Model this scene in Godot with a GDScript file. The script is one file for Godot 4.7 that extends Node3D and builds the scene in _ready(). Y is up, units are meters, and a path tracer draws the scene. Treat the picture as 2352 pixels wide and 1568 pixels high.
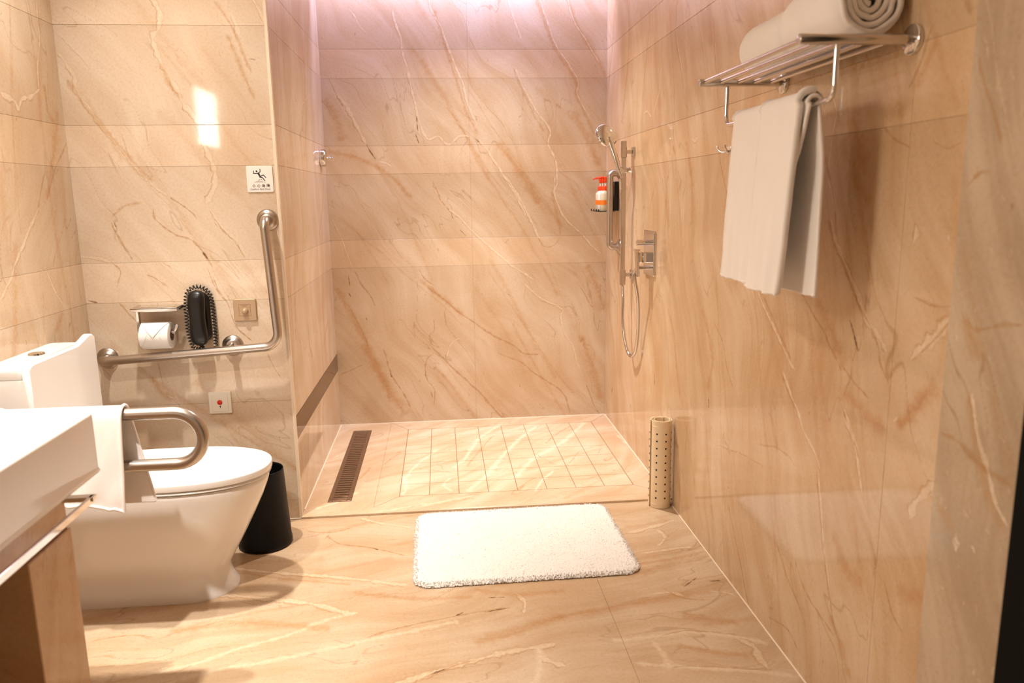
extends Node3D
# Hotel bathroom clad in cream marble: walk-in shower at the back, toilet and washbasin on the left, towel shelf on the right.
# Metres, y up. The camera stands at (0, 1.28, 0) and looks towards -z.

const XL := -1.343    # left wall
const XR := 0.925     # right wall
const XS := -0.602    # shower side wall
const ZT := -3.0      # wall behind the toilet
const ZB := -4.265    # back wall of the shower
const YC := 2.42      # ceiling
const ZF := 0.7       # wall behind the camera
const YS := 0.012     # shower floor level

# exposure and the strength of the lamps
const EXPOSURE := 0.82
const E_SHOWER := 6.8
const E_TOILET := 4.2
const E_BASIN := 7.0
const E_COVE := 2.3
const E_MIRROR := 0.9
const G_MIRROR := 1.6
const SPILL := 0.4

var taken := {}
var M := {}

# ---------------------------------------------------------------- scene tree helpers
func numbered(called: String) -> String:
	var n: int = taken.get(called, 0)
	taken[called] = n + 1
	return called if n == 0 else "%s_%03d" % [called, n]

func tag(o: Node3D, label: String, category: String, group := "") -> Node3D:
	o.set_meta("label", label)
	o.set_meta("category", category)
	if group:
		o.set_meta("group", group)
	return o

func thing(called: String, label: String, category: String, at := Vector3.ZERO, group := "") -> Node3D:
	var o := Node3D.new()
	o.name = numbered(called)
	add_child(o)
	o.position = at
	return tag(o, label, category, group)

func structure(called: String, label := "", category := "") -> Node3D:
	var o := Node3D.new()
	o.name = called
	add_child(o)
	o.set_meta("kind", "structure")
	if label:
		o.set_meta("label", label)
		o.set_meta("category", category)
	return o

func put(called: String, st: SurfaceTool, m: Material, parent: Node3D, label := "") -> MeshInstance3D:
	st.generate_normals()
	var o := MeshInstance3D.new()
	o.name = called
	o.mesh = st.commit()
	o.material_override = m
	parent.add_child(o, true)
	if label:
		o.set_meta("label", label)
	return o

# ---------------------------------------------------------------- mesh helpers
func tool() -> SurfaceTool:
	var st := SurfaceTool.new()
	st.begin(Mesh.PRIMITIVE_TRIANGLES)
	return st

var uvf = null

func vert(st: SurfaceTool, p: Vector3, uv := Vector2.ZERO) -> void:
	st.set_uv(uvf.call(p) if uvf != null else uv)
	st.add_vertex(p)

# a flat convex polygon facing along `out`
func poly(st: SurfaceTool, p: Array, out: Vector3, group := -1) -> void:
	var n: Vector3 = (p[0] - p[2]).cross(p[0] - p[1])
	if p.size() > 3 and n.length() < 1e-12:
		n = (p[0] - p[3]).cross(p[0] - p[2])
	var q := p.duplicate()
	if n.dot(out) < 0.0:
		q.reverse()
	st.set_smooth_group(group)
	for i in range(1, q.size() - 1):
		vert(st, q[0])
		vert(st, q[i])
		vert(st, q[i + 1])

# box with chamfered edges
func box(st: SurfaceTool, c: Vector3, size: Vector3, b := 0.002, t := Transform3D()) -> void:
	var h := size / 2.0
	b = minf(b, minf(h.x, minf(h.y, h.z)) * 0.8)
	var g := {}
	for sx in [-1, 1]:
		for sy in [-1, 1]:
			for sz in [-1, 1]:
				for k in 3:
					var e := h - Vector3(b, b, b)
					e[k] = h[k]
					g[[sx, sy, sz, k]] = t * (c + e * Vector3(sx, sy, sz))
	var tb := t.basis
	for k in 3:
		var a := (k + 1) % 3
		var d := (k + 2) % 3
		for s in [-1, 1]:
			var f := []
			for w in [[-1, -1], [1, -1], [1, 1], [-1, 1]]:
				var key := [0, 0, 0, k]
				key[k] = s
				key[a] = w[0]
				key[d] = w[1]
				f.append(g[key])
			var o := Vector3.ZERO
			o[k] = s
			poly(st, f, tb * o)
		# edges that run along k
		for s1 in [-1, 1]:
			for s2 in [-1, 1]:
				var f := []
				for w in [[-1, a], [1, a], [1, d], [-1, d]]:
					var key := [0, 0, 0, w[1]]
					key[k] = w[0]
					key[a] = s1
					key[d] = s2
					f.append(g[key])
				var o := Vector3.ZERO
				o[a] = s1
				o[d] = s2
				poly(st, f, tb * o)
	for sx in [-1, 1]:
		for sy in [-1, 1]:
			for sz in [-1, 1]:
				poly(st, [g[[sx, sy, sz, 0]], g[[sx, sy, sz, 1]], g[[sx, sy, sz, 2]]], tb * Vector3(sx, sy, sz))

func span(st: SurfaceTool, a: Vector3, b: Vector3, bev := 0.002) -> void:
	box(st, (a + b) / 2.0, (b - a).abs(), bev)

# rows of points joined by quads, smooth
func skin(st: SurfaceTool, rows: Array, closed := true, group := 0, flip := false) -> void:
	st.set_smooth_group(group)
	var n: int = rows[0].size()
	for r in rows.size() - 1:
		for i in (n if closed else n - 1):
			var j := (i + 1) % n
			var u0 := float(i) / n
			var u1 := float(i + 1) / n
			var v0 := float(r) / (rows.size() - 1)
			var v1 := float(r + 1) / (rows.size() - 1)
			var a: Vector3 = rows[r][i]
			var b: Vector3 = rows[r][j]
			var c: Vector3 = rows[r + 1][j]
			var d: Vector3 = rows[r + 1][i]
			if flip:
				vert(st, a, Vector2(u0, v0)); vert(st, c, Vector2(u1, v1)); vert(st, b, Vector2(u1, v0))
				vert(st, a, Vector2(u0, v0)); vert(st, d, Vector2(u0, v1)); vert(st, c, Vector2(u1, v1))
			else:
				vert(st, a, Vector2(u0, v0)); vert(st, b, Vector2(u1, v0)); vert(st, c, Vector2(u1, v1))
				vert(st, a, Vector2(u0, v0)); vert(st, c, Vector2(u1, v1)); vert(st, d, Vector2(u0, v1))

func fan(st: SurfaceTool, ring: Array, out: Vector3, group := 1) -> void:
	var c := Vector3.ZERO
	for p in ring:
		c += p
	c /= ring.size()
	for i in ring.size():
		poly(st, [c, ring[i], ring[(i + 1) % ring.size()]], out, group)

# rounded path through points: corners become arcs of radius r
func rounded(pts: Array, r: float, n := 8) -> Array:
	var o := [pts[0]]
	for i in range(1, pts.size() - 1):
		var p: Vector3 = pts[i]
		var a: Vector3 = (pts[i - 1] - p)
		var b: Vector3 = (pts[i + 1] - p)
		var ang := a.angle_to(b)
		if ang > PI - 0.02:
			o.append(p)
			continue
		var d := minf(r / tan(ang / 2.0), minf(a.length(), b.length()) * 0.499)
		var rr := d * tan(ang / 2.0)
		var mid := (a.normalized() + b.normalized()).normalized()
		var c := p + mid * (rr / sin(ang / 2.0))
		var s := p + a.normalized() * d - c
		var e := p + b.normalized() * d - c
		for k in n + 1:
			o.append(c + s.slerp(e, float(k) / n))
	o.append(pts[-1])
	return o

func spline(pts: Array, n := 10) -> Array:
	var o := []
	for i in pts.size() - 1:
		var p0: Vector3 = pts[maxi(i - 1, 0)]
		var p3: Vector3 = pts[mini(i + 2, pts.size() - 1)]
		for k in n:
			o.append((pts[i] as Vector3).cubic_interpolate(pts[i + 1], p0, p3, float(k) / n))
	o.append(pts[-1])
	return o

# tube along a path; radius is a number or one per point; squash flattens it along the second axis
func tube(st: SurfaceTool, path: Array, radius, sides := 16, caps := true, squash := 1.0, up := Vector3.ZERO) -> void:
	var rows := []
	var t: Vector3 = (path[1] - path[0]).normalized()
	var n := up
	if n == Vector3.ZERO:
		n = Vector3.UP if absf(t.y) < 0.9 else Vector3.RIGHT
	for i in path.size():
		var t2: Vector3
		if i == 0:
			t2 = t
		elif i == path.size() - 1:
			t2 = (path[i] - path[i - 1]).normalized()
		else:
			t2 = ((path[i + 1] - path[i]).normalized() + (path[i] - path[i - 1]).normalized()).normalized()
		n = (n - t2 * n.dot(t2)).normalized()
		var b := t2.cross(n)
		var r: float = radius[i] if radius is Array else radius
		var ring := []
		for k in sides:
			var a := TAU * k / sides
			ring.append(path[i] + (n * cos(a) * squash + b * sin(a)) * r)
		rows.append(ring)
		t = t2
	skin(st, rows, true, 0, true)
	if caps:
		fan(st, rows[0], path[0] - path[1])
		fan(st, rows[-1], path[-1] - path[-2])

# profile [[r, h], ...] turned about an axis
func lathe(st: SurfaceTool, at: Vector3, axis: Vector3, prof: Array, sides := 32, smooth := true) -> void:
	axis = axis.normalized()
	var n := (Vector3.RIGHT if absf(axis.x) < 0.9 else Vector3.UP)
	n = (n - axis * n.dot(axis)).normalized()
	var b := axis.cross(n)
	var rows := []
	for q in prof:
		var ring := []
		for k in sides:
			var a := TAU * k / sides
			ring.append(at + axis * q[1] + (n * cos(a) + b * sin(a)) * maxf(q[0], 0.00005))
		rows.append(ring)
	if smooth:
		skin(st, rows, true, 0, true)
	else:
		for i in rows.size() - 1:
			skin(st, [rows[i], rows[i + 1]], true, i + 2, true)

# rounded rectangle ring in a plane: centre, two axes, half sizes, corner radius
func rrect(c: Vector3, ax: Vector3, ay: Vector3, hx: float, hy: float, r: float, n := 5) -> Array:
	var o := []
	r = minf(r, minf(hx, hy) * 0.999)
	for q in [[1, 1, 0.0], [-1, 1, PI / 2], [-1, -1, PI], [1, -1, PI * 1.5]]:
		for k in n + 1:
			var a: float = q[2] + PI / 2 * k / n
			o.append(c + ax * (q[0] * (hx - r) + cos(a) * r) + ay * (q[1] * (hy - r) + sin(a) * r))
	return o

# plate: rounded rectangle with a rounded front edge, growing along `out`
func plate(st: SurfaceTool, c: Vector3, ax: Vector3, ay: Vector3, out: Vector3, hx: float, hy: float, r: float, thick: float, edge := 0.002) -> void:
	var rows := [rrect(c, ax, ay, hx, hy, r), rrect(c + out * (thick - edge), ax, ay, hx, hy, r)]
	for k in [1, 2, 3]:
		var a: float = PI / 2 * k / 3.0
		var d := edge * (1.0 - cos(a))
		rows.append(rrect(c + out * (thick - edge + edge * sin(a)), ax, ay, hx - d, hy - d, maxf(r - d, 0.0002)))
	var fl: bool = ax.cross(ay).dot(out) > 0
	skin(st, rows, true, 0, fl)
	fan(st, rows[-1], out)
	fan(st, rows[0], -out)

# ---------------------------------------------------------------- materials
func mat(called: String, c: Color, rough: float, metal := 0.0, spec := 0.5) -> StandardMaterial3D:
	var m := StandardMaterial3D.new()
	m.resource_name = called
	m.albedo_color = c
	m.roughness = rough
	m.metallic = metal
	m.metallic_specular = spec
	M[called] = m
	return m

func noise_tex(size: int, freq: float, oct: int, normal := 0.0, sd := 1, lo := 0.0, hi := 1.0, type := FastNoiseLite.TYPE_SIMPLEX_SMOOTH) -> NoiseTexture2D:
	var f := FastNoiseLite.new()
	f.noise_type = type
	f.seed = sd
	f.frequency = freq
	f.fractal_octaves = oct
	var t := NoiseTexture2D.new()
	t.width = size
	t.height = size
	t.seamless = true
	t.noise = f
	if normal > 0.0:
		t.as_normal_map = true
		t.bump_strength = normal
	elif lo > 0.0 or hi < 1.0:
		var g := Gradient.new()
		g.set_color(0, Color(lo, lo, lo))
		g.set_color(1, Color(hi, hi, hi))
		t.color_ramp = g
	return t

# ---------------------------------------------------------------- marble
class Slab:
	var u0 := 0.0
	var v0 := 0.0
	var w := 1.0
	var h := 1.0
	var ppm := 600.0
	var down := true       # picture rows run against v (walls); false for floors
	var img: Image
	var rng := RandomNumberGenerator.new()
	var wob := FastNoiseLite.new()

	func at(u: float, v: float) -> Vector2:
		return Vector2((u - u0) * ppm, ((v0 + h - v) if down else (v - v0)) * ppm)

	func uv(u: float, v: float) -> Vector2:
		return Vector2((u - u0) / w, ((v0 + h - v) if down else (v - v0)) / h)

	# the ground of the stone: clouds and streaks that run along `deg`
	func ground(deg: float, sd: int, light: Color, dark: Color, contrast: float) -> void:
		var low := 260.0
		var iw := int(w * low)
		var ih := int(h * low)
		var n := FastNoiseLite.new()
		n.seed = sd
		n.noise_type = FastNoiseLite.TYPE_SIMPLEX_SMOOTH
		n.frequency = 1.0
		n.fractal_octaves = 4
		n.fractal_gain = 0.55
		var n1 := FastNoiseLite.new()
		n1.seed = sd + 7
		n1.noise_type = FastNoiseLite.TYPE_SIMPLEX_SMOOTH
		n1.frequency = 1.0
		n1.fractal_octaves = 2
		var bytes := PackedByteArray()
		bytes.resize(iw * ih * 3)
		var ca := cos(deg_to_rad(deg))
		var sa := sin(deg_to_rad(deg))
		var grey := Color(0.80, 0.68, 0.55)
		var k := 0
		for y in ih:
			for x in iw:
				var u := x / low
				var v := (-y if down else y) / low
				var s := u * ca + v * sa
				var t := -u * sa + v * ca
				var wp := n1.get_noise_2d(u * 1.3, v * 1.3)
				t += wp * 0.13
				var st := n.get_noise_2d(s * 0.55, t * 6.5)
				var fine := n.get_noise_2d(s * 3.0 + 31.0, t * 46.0)
				var cl := n.get_noise_2d(u * 1.9 + 9.0, v * 1.9 - 5.0)
				var a := clampf(0.5 + contrast * (st * 0.7 + cl * 0.6 + fine * 0.16), 0.0, 1.0)
				a = a * a * (3.0 - 2.0 * a)
				# thin seams where the streak noise crosses a level
				var q := absf(n.get_noise_2d(s * 0.8 - 40.0, t * 3.1 + 17.0) + wp * 0.25)
				var seam := clampf(1.0 - q / 0.018, 0.0, 1.0) * clampf(cl * 2.5 + 0.5, 0.0, 1.0) * 0.30
				var r := lerpf(dark.r, light.r, a)
				var g := lerpf(dark.g, light.g, a)
				var b := lerpf(dark.b, light.b, a)
				var gm := clampf(wp * 0.7 - 0.1, 0.0, 0.35)
				r = lerpf(r, grey.r, gm) - seam * 0.30
				g = lerpf(g, grey.g, gm) - seam * 0.36
				b = lerpf(b, grey.b, gm) - seam * 0.40
				bytes[k] = int(clampf(r, 0.0, 1.0) * 255.0)
				bytes[k + 1] = int(clampf(g, 0.0, 1.0) * 255.0)
				bytes[k + 2] = int(clampf(b, 0.0, 1.0) * 255.0)
				k += 3
		img = Image.create_from_data(iw, ih, false, Image.FORMAT_RGB8, bytes)
		img.resize(int(w * ppm), int(h * ppm), Image.INTERPOLATE_CUBIC)
		rng.seed = sd
		wob.seed = sd + 3
		wob.noise_type = FastNoiseLite.TYPE_SIMPLEX
		wob.frequency = 1.0
		wob.fractal_octaves = 3

	func soft_style(style: String) -> bool:
		return style == "t" or style == "s"

	# one vein of the stone through the given points (metres): l cream with brown rims, b brown, d dark pit, t tan band, s soft pale band
	func vein(style: String, mm: float, flat: Array, strength := 1.0) -> void:
		var pts := PackedVector2Array()
		for i in range(0, flat.size(), 2):
			pts.append(at(flat[i], flat[i + 1]))
		var path := PackedVector2Array()
		for i in pts.size() - 1:
			var n := maxi(2, int(pts[i].distance_to(pts[i + 1])))
			var p0 := pts[maxi(i - 1, 0)]
			var p3 := pts[mini(i + 2, pts.size() - 1)]
			for k in n:
				path.append(pts[i].cubic_interpolate(pts[i + 1], p0, p3, float(k) / n))
		path.append(pts[-1])
		var half := mm * 0.0005 * ppm * (1.0 if soft_style(style) else 1.6)
		var iw := img.get_width()
		var ih := img.get_height()
		var seen := {}
		var sd := rng.randf() * 100.0
		var soft := style == "t" or style == "s"
		var core := Color(0.95, 0.895, 0.81)
		var rim := Color(0.66, 0.47, 0.28)
		if style == "b":
			core = Color(0.66, 0.46, 0.26)
		elif style == "d":
			core = Color(0.33, 0.22, 0.12)
		elif style == "t":
			core = Color(0.74, 0.53, 0.33)
		elif style == "s":
			core = Color(0.97, 0.93, 0.86)
		var total := path.size()
		for i in total - 1:
			var d := (path[i + 1] - path[i]).normalized()
			var side := Vector2(-d.y, d.x)
			var l := i / ppm
			var wv := 0.75 + 0.7 * wob.get_noise_2d(l * 22.0, sd)
			var end := clampf(minf(i, total - 1 - i) / (ppm * 0.02), 0.15, 1.0) if style != "d" else clampf(minf(i, total - 1 - i) / (total * 0.3), 0.2, 1.0)
			var hw := maxf(0.7, half * clampf(wv, 0.25, 1.5) * end)
			if soft:
				hw = half * clampf(wv + 0.3, 0.6, 1.5)
			var mid := path[i] + side * (wob.get_noise_2d(l * 8.0 + 50.0, sd) * (0.0035 if style != "d" else 0.001) * ppm)
			var reach := int(ceil(hw * 1.6 + 1.0))
			for k in range(-reach * 2, reach * 2 + 1):
				var off := k * 0.5
				var p := mid + side * off
				var x := int(p.x)
				var y := int(p.y)
				if x < 0 or y < 0 or x >= iw or y >= ih:
					continue
				var key := y * iw + x
				if seen.has(key):
					continue
				seen[key] = true
				var t := absf(off) / hw
				var c := img.get_pixel(x, y)
				var grain := 0.75 + 0.35 * wob.get_noise_2d(x * 0.06, y * 0.06)
				if soft:
					var a := clampf(1.0 - t, 0.0, 1.0)
					a = a * a * (3.0 - 2.0 * a) * (0.42 if style == "t" else 0.75) * grain * end * strength
					img.set_pixel(x, y, c.lerp(core, a))
				elif style == "l":
					if t < 0.95:
						img.set_pixel(x, y, c.lerp(core, clampf((0.95 - t) * 3.0, 0.0, 1.0) * 0.8 * grain * strength))
					elif off > 0.0 and t < 1.6:
						img.set_pixel(x, y, c.lerp(rim, sin((t - 0.95) / 0.65 * PI) * 0.42 * grain * strength))
					elif t < 1.3:
						img.set_pixel(x, y, c.lerp(rim, sin((t - 0.95) / 0.35 * PI) * 0.20 * grain * strength))
				else:
					var a := clampf(1.3 - t, 0.0, 1.0) * (0.9 if style == "d" else 0.5) * grain * strength
					img.set_pixel(x, y, c.lerp(core, a))

	# small shells and flecks scattered over the stone
	func flecks(count: int, deg: float) -> void:
		for i in count:
			var u := u0 + rng.randf() * w
			var v := v0 + rng.randf() * h
			var a := deg_to_rad(deg + rng.randfn(0.0, 26.0))
			var l := rng.randf_range(0.004, 0.022)
			var e := Vector2(cos(a), sin(a)) * l
			var k := rng.randf()
			var st := "l" if k < 0.52 else "b"
			if k > 0.985:
				st = "d"
			vein(st, rng.randf_range(1.0, 3.2), [u, v, u + e.x * 0.5 + rng.randfn(0, 0.002), v + e.y * 0.5, u + e.x, v + e.y], rng.randf_range(0.25, 0.7))

	# long faint veins of the stone that the photograph shows too faintly to place one by one
	func strays(count: int, deg: float, spread := 4.0) -> void:
		for i in count:
			var u := u0 + rng.randf() * w
			var v := v0 + rng.randf() * h
			var q := rng.randf()
			var st := "b" if q < 0.16 else ("t" if q < 0.86 else "l")
			var a := deg_to_rad(deg + rng.randfn(0.0, spread))
			var flat := [u, v]
			for k in rng.randi_range(3, 10):
				a += rng.randfn(0.0, 0.05)
				u += cos(a) * 0.10
				v += sin(a) * 0.10
				flat.append(u)
				flat.append(v)
			vein(st, rng.randf_range(1.0, 3.0) if st != "t" else rng.randf_range(5.0, 55.0), flat, rng.randf_range(0.15, 0.4) if st != "t" else rng.randf_range(0.2, 0.65))

func slab(u0: float, v0: float, w: float, h: float, ppm: float, down: bool, deg: float, sd: int, veins: Array, contrast := 0.62, light := Color(0.90, 0.84, 0.765), dark := Color(0.815, 0.71, 0.59)) -> Slab:
	var s := Slab.new()
	s.u0 = u0
	s.v0 = v0
	s.w = w
	s.h = h
	s.ppm = ppm
	s.down = down
	s.ground(deg, sd, light, dark, contrast)
	s.strays(int(w * h * 16.0), deg)
	s.flecks(int(w * h * 420.0), deg)
	for v in veins:
		s.vein(v[0], v[1], v[2])
	return s

var grain_tex: Texture2D

func marble(called: String, s: Slab, tint: Color, rough := 0.075) -> StandardMaterial3D:
	var m := mat(called, tint, rough)
	if not M.has("tex%d" % s.get_instance_id()):
		M["tex%d" % s.get_instance_id()] = ImageTexture.create_from_image(s.img)
	m.albedo_texture = M["tex%d" % s.get_instance_id()]
	m.detail_enabled = true
	m.detail_albedo = grain_tex
	m.detail_blend_mode = BaseMaterial3D.BLEND_MODE_MUL
	m.detail_uv_layer = BaseMaterial3D.DETAIL_UV_2
	m.uv2_triplanar = true
	m.uv2_world_triplanar = true
	m.uv2_scale = Vector3(2.2, 2.2, 2.2)
	return m

# ---------------------------------------------------------------- lamps
func downlight(at: Vector3, energy: float, angle: float, spill: float, color: Color, label: String) -> void:
	var t := thing("ceiling_downlight", label, "downlight", at, "ceiling downlights")
	var st := tool()
	lathe(st, Vector3.ZERO, Vector3.DOWN, [[0.036, -0.004], [0.037, 0.003], [0.043, 0.006], [0.05, 0.004], [0.052, -0.002], [0.052, -0.006]])
	put("trim_ring", st, M.lamp_ring, t)
	st = tool()
	lathe(st, Vector3.ZERO, Vector3.DOWN, [[0.036, -0.004], [0.03, 0.0], [0.0, 0.001]])
	put("glowing_lens", st, M.lamp_glow, t)
	var l := SpotLight3D.new()
	l.name = "downlight_beam"
	l.position = Vector3(0, -0.012, 0)
	l.rotation.x = -PI / 2
	l.light_color = color
	l.light_energy = energy
	l.light_size = 0.03
	l.spot_angle = angle
	l.spot_angle_attenuation = 1.0
	l.spot_range = 8.0
	l.spot_attenuation = 2.0
	l.shadow_enabled = true
	t.add_child(l)
	# light that spills from the same lens outside the main beam
	var w: SpotLight3D = l.duplicate()
	w.name = "downlight_spill"
	w.light_energy = energy * SPILL
	w.spot_angle = spill
	t.add_child(w)

# ---------------------------------------------------------------- tiles
# one stone panel, front at the plane; axis is the direction it faces
func panel(called: String, parent: Node3D, s: Slab, m: Material, a: Vector3, b: Vector3, axis: String, bev := 0.0006) -> MeshInstance3D:
	match axis:
		"z": uvf = func(p: Vector3) -> Vector2: return s.uv(p.x, p.y)
		"x": uvf = func(p: Vector3) -> Vector2: return s.uv(p.z, p.y)
		"y": uvf = func(p: Vector3) -> Vector2: return s.uv(p.x, p.z)
	var st := tool()
	span(st, a, b, bev)
	var o := put(called, st, m, parent)
	uvf = null
	return o

const COURSES := [0.0, 0.082, 0.50, 0.905, 1.057, 1.408, 1.556, 1.902, 2.048, 2.42]

# a wall clad in courses: u joints given; plane coordinate and facing sign
func clad(called: String, label: String, axis: String, plane: float, facing: float, us: Array, s: Slab, ys: Array, skip = null, tint := Color(0.96, 0.945, 0.93)) -> Node3D:
	var w := structure(called, label, "wall")
	var field := marble(called + "_field", s, tint)
	var band := marble(called + "_band", s, Color(1.0, 0.985, 0.97), 0.06)
	var back := tool()
	var g := 0.0004
	var t := 0.014
	for i in ys.size() - 1:
		for j in us.size() - 1:
			if skip != null and skip.call(ys[i], us[j]):
				continue
			var h: float = ys[i + 1] - ys[i]
			var m := band if h > 0.1 and h < 0.2 else field
			var a: Vector3
			var b: Vector3
			if axis == "z":
				a = Vector3(us[j] + g, ys[i] + g, plane)
				b = Vector3(us[j + 1] - g, ys[i + 1] - g, plane - facing * t)
			else:
				a = Vector3(plane, ys[i] + g, us[j] + g)
				b = Vector3(plane - facing * t, ys[i + 1] - g, us[j + 1] - g)
			panel("tile", w, s, m, a, b, axis)
	# the masonry behind, seen only in the joints
	var lo: float = ys[0]
	var hi: float = ys[-1]
	if axis == "z":
		span(back, Vector3(us[0] + 0.02, lo, plane - facing * (t - 0.012)), Vector3(us[-1] - 0.02, hi, plane - facing * (t + 0.1)), 0.0)
	else:
		span(back, Vector3(plane - facing * (t - 0.012), lo, us[0] + 0.02), Vector3(plane - facing * (t + 0.1), hi, us[-1] - 0.02), 0.0)
	put("masonry", back, M.grout, w)
	return w

func _ready() -> void:
	# ------------------------------------------------ camera
	var cam := Camera3D.new()
	cam.name = "camera"
	add_child(cam)
	var yaw := deg_to_rad(5.154)
	var pitch := deg_to_rad(10.772)
	var roll := deg_to_rad(0.92)
	var fwd := Vector3(sin(yaw) * cos(pitch), -sin(pitch), -cos(yaw) * cos(pitch))
	var right := Vector3(cos(yaw), 0, sin(yaw))
	var down := fwd.cross(right)
	var rr := right * cos(roll) + down * sin(roll)
	var dd := -right * sin(roll) + down * cos(roll)
	cam.transform = Transform3D(Basis(rr, -dd, -fwd), Vector3(0, 1.28, 0))
	cam.fov = 2.0 * rad_to_deg(atan(784.0 / 1753.0))
	cam.near = 0.02
	var lens := CameraAttributesPhysical.new()
	lens.frustum_focal_length = 12.0 / (784.0 / 1753.0)
	lens.frustum_focus_distance = 2.9
	lens.frustum_near = 0.02
	lens.frustum_far = 100.0
	lens.exposure_aperture = 3.2
	cam.attributes = lens
	cam.current = true

	# ------------------------------------------------ environment and exposure
	var env := Environment.new()
	env.background_mode = Environment.BG_COLOR
	env.background_color = Color.BLACK
	env.tonemap_mode = Environment.TONE_MAPPER_LINEAR
	env.tonemap_exposure = EXPOSURE
	env.sdfgi_enabled = true
	env.ssao_enabled = true
	env.ssil_enabled = true
	var we := WorldEnvironment.new()
	we.name = "environment"
	we.environment = env
	add_child(we)

	# ------------------------------------------------ lamps of the room
	var warm := Color(1.0, 0.97, 0.93)
	var lg := mat("lamp_glow", Color(1, 0.95, 0.9), 0.4)
	lg.emission_enabled = true
	lg.emission = Color(1.0, 0.87, 0.72)
	lg.emission_energy_multiplier = 6.0
	mat("lamp_ring", Color(0.9, 0.9, 0.9), 0.35, 0.6)
	downlight(Vector3(0.20, YC - 0.006, -3.60), E_SHOWER, 34.0, 66.0, warm, "round recessed downlight above the shower floor")
	downlight(Vector3(-0.93, YC - 0.006, -2.44), E_TOILET, 29.0, 72.0, warm, "round recessed downlight above the toilet")
	downlight(Vector3(-1.0, YC - 0.006, -1.25), E_BASIN, 40.0, 72.0, warm, "round recessed downlight above the washbasin")

	materials()
	shell()
	shower_floor()
	washplace()
	toilet()
	toilet_wall_things()
	shower_things()
	right_wall_things()
	floor_things()

func materials() -> void:
	mat("grout", Color(0.80, 0.68, 0.53), 0.7)
	mat("grout_brown", Color(0.60, 0.47, 0.33), 0.75)
	mat("silicone", Color(0.93, 0.86, 0.77), 0.45)
	mat("ceramic", Color(0.93, 0.915, 0.90), 0.09)
	mat("seat_plastic", Color(0.95, 0.94, 0.93), 0.16)
	mat("chrome", Color(0.86, 0.85, 0.84), 0.06, 1.0)
	mat("chrome_soft", Color(0.80, 0.78, 0.76), 0.16, 1.0)
	mat("steel", Color(0.75, 0.715, 0.68), 0.30, 1.0)
	mat("black_plastic", Color(0.035, 0.03, 0.028), 0.32)
	mat("cord_black", Color(0.03, 0.027, 0.025), 0.4)
	mat("bin_black", Color(0.012, 0.011, 0.01), 0.5, 0.0, 0.35)
	mat("bronze", Color(0.50, 0.385, 0.29), 0.36, 0.55)
	mat("drain_dark", Color(0.05, 0.035, 0.025), 0.7)
	mat("paper", Color(0.93, 0.92, 0.91), 0.85)
	mat("card", Color(0.55, 0.47, 0.40), 0.85)
	mat("switch_white", Color(0.93, 0.90, 0.84), 0.3)
	mat("switch_champagne", Color(0.74, 0.63, 0.51), 0.34, 0.25)
	mat("print_dark", Color(0.08, 0.05, 0.04), 0.5)
	mat("print_brown", Color(0.35, 0.26, 0.18), 0.5)
	mat("red_button", Color(0.85, 0.20, 0.08), 0.3)
	mat("red_mark", Color(0.75, 0.06, 0.05), 0.35)
	mat("orange", Color(0.95, 0.27, 0.06), 0.35)
	mat("orange_label", Color(0.93, 0.48, 0.10), 0.45)
	var bottle := mat("bottle_clear", Color(0.86, 0.82, 0.70), 0.22)
	bottle.subsurf_scatter_enabled = true
	bottle.subsurf_scatter_strength = 0.25
	mat("label_white", Color(0.95, 0.93, 0.88), 0.5)
	mat("charcoal", Color(0.10, 0.075, 0.06), 0.4)
	mat("door_dark", Color(0.008, 0.007, 0.006), 0.7, 0.0, 0.25)
	mat("ceiling_paint", Color(0.90, 0.87, 0.83), 0.85)
	var rub := mat("rubber", Color(0.93, 0.84, 0.70), 0.5)
	rub.normal_enabled = true
	rub.normal_texture = noise_tex(256, 0.06, 3, 2.0, 9)
	rub.normal_scale = 0.25
	rub.uv1_triplanar = true
	rub.uv1_scale = Vector3(8, 8, 8)
	mat("hole_dark", Color(0.10, 0.06, 0.035), 0.7)
	for q in [["terry", Color(0.95, 0.925, 0.90), 26.0, 1.1], ["terry_fine", Color(0.955, 0.93, 0.91), 40.0, 0.8], ["pile", Color(0.90, 0.875, 0.85), 20.0, 0.6]]:
		var m := mat(q[0], q[1], 0.95, 0.0, 0.25)
		m.rim_enabled = true
		m.rim = 0.35
		m.rim_tint = 0.5
		m.normal_enabled = true
		m.normal_texture = noise_tex(512, 0.16, 4, 6.0, 11)
		m.normal_scale = 0.4 * q[3]
		m.uv1_triplanar = true
		m.uv1_scale = Vector3(q[2], q[2], q[2]) * 0.25
	# fine grain that all the stone shares
	var f := FastNoiseLite.new()
	f.seed = 21
	f.noise_type = FastNoiseLite.TYPE_SIMPLEX_SMOOTH
	f.frequency = 0.035
	f.fractal_octaves = 5
	f.fractal_gain = 0.7
	f.domain_warp_enabled = true
	f.domain_warp_amplitude = 12.0
	f.domain_warp_frequency = 0.02
	var nt := NoiseTexture2D.new()
	nt.width = 1024
	nt.height = 1024
	nt.seamless = true
	nt.noise = f
	var gr := Gradient.new()
	gr.offsets = PackedFloat32Array([0.0, 0.35, 0.6, 1.0])
	gr.colors = PackedColorArray([Color(0.93, 0.905, 0.875), Color(0.975, 0.965, 0.95), Color(0.99, 0.985, 0.98), Color(1, 1, 1)])
	nt.color_ramp = gr
	grain_tex = nt

var slab_floor: Slab
var slab_left: Slab
var slab_right: Slab

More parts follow.
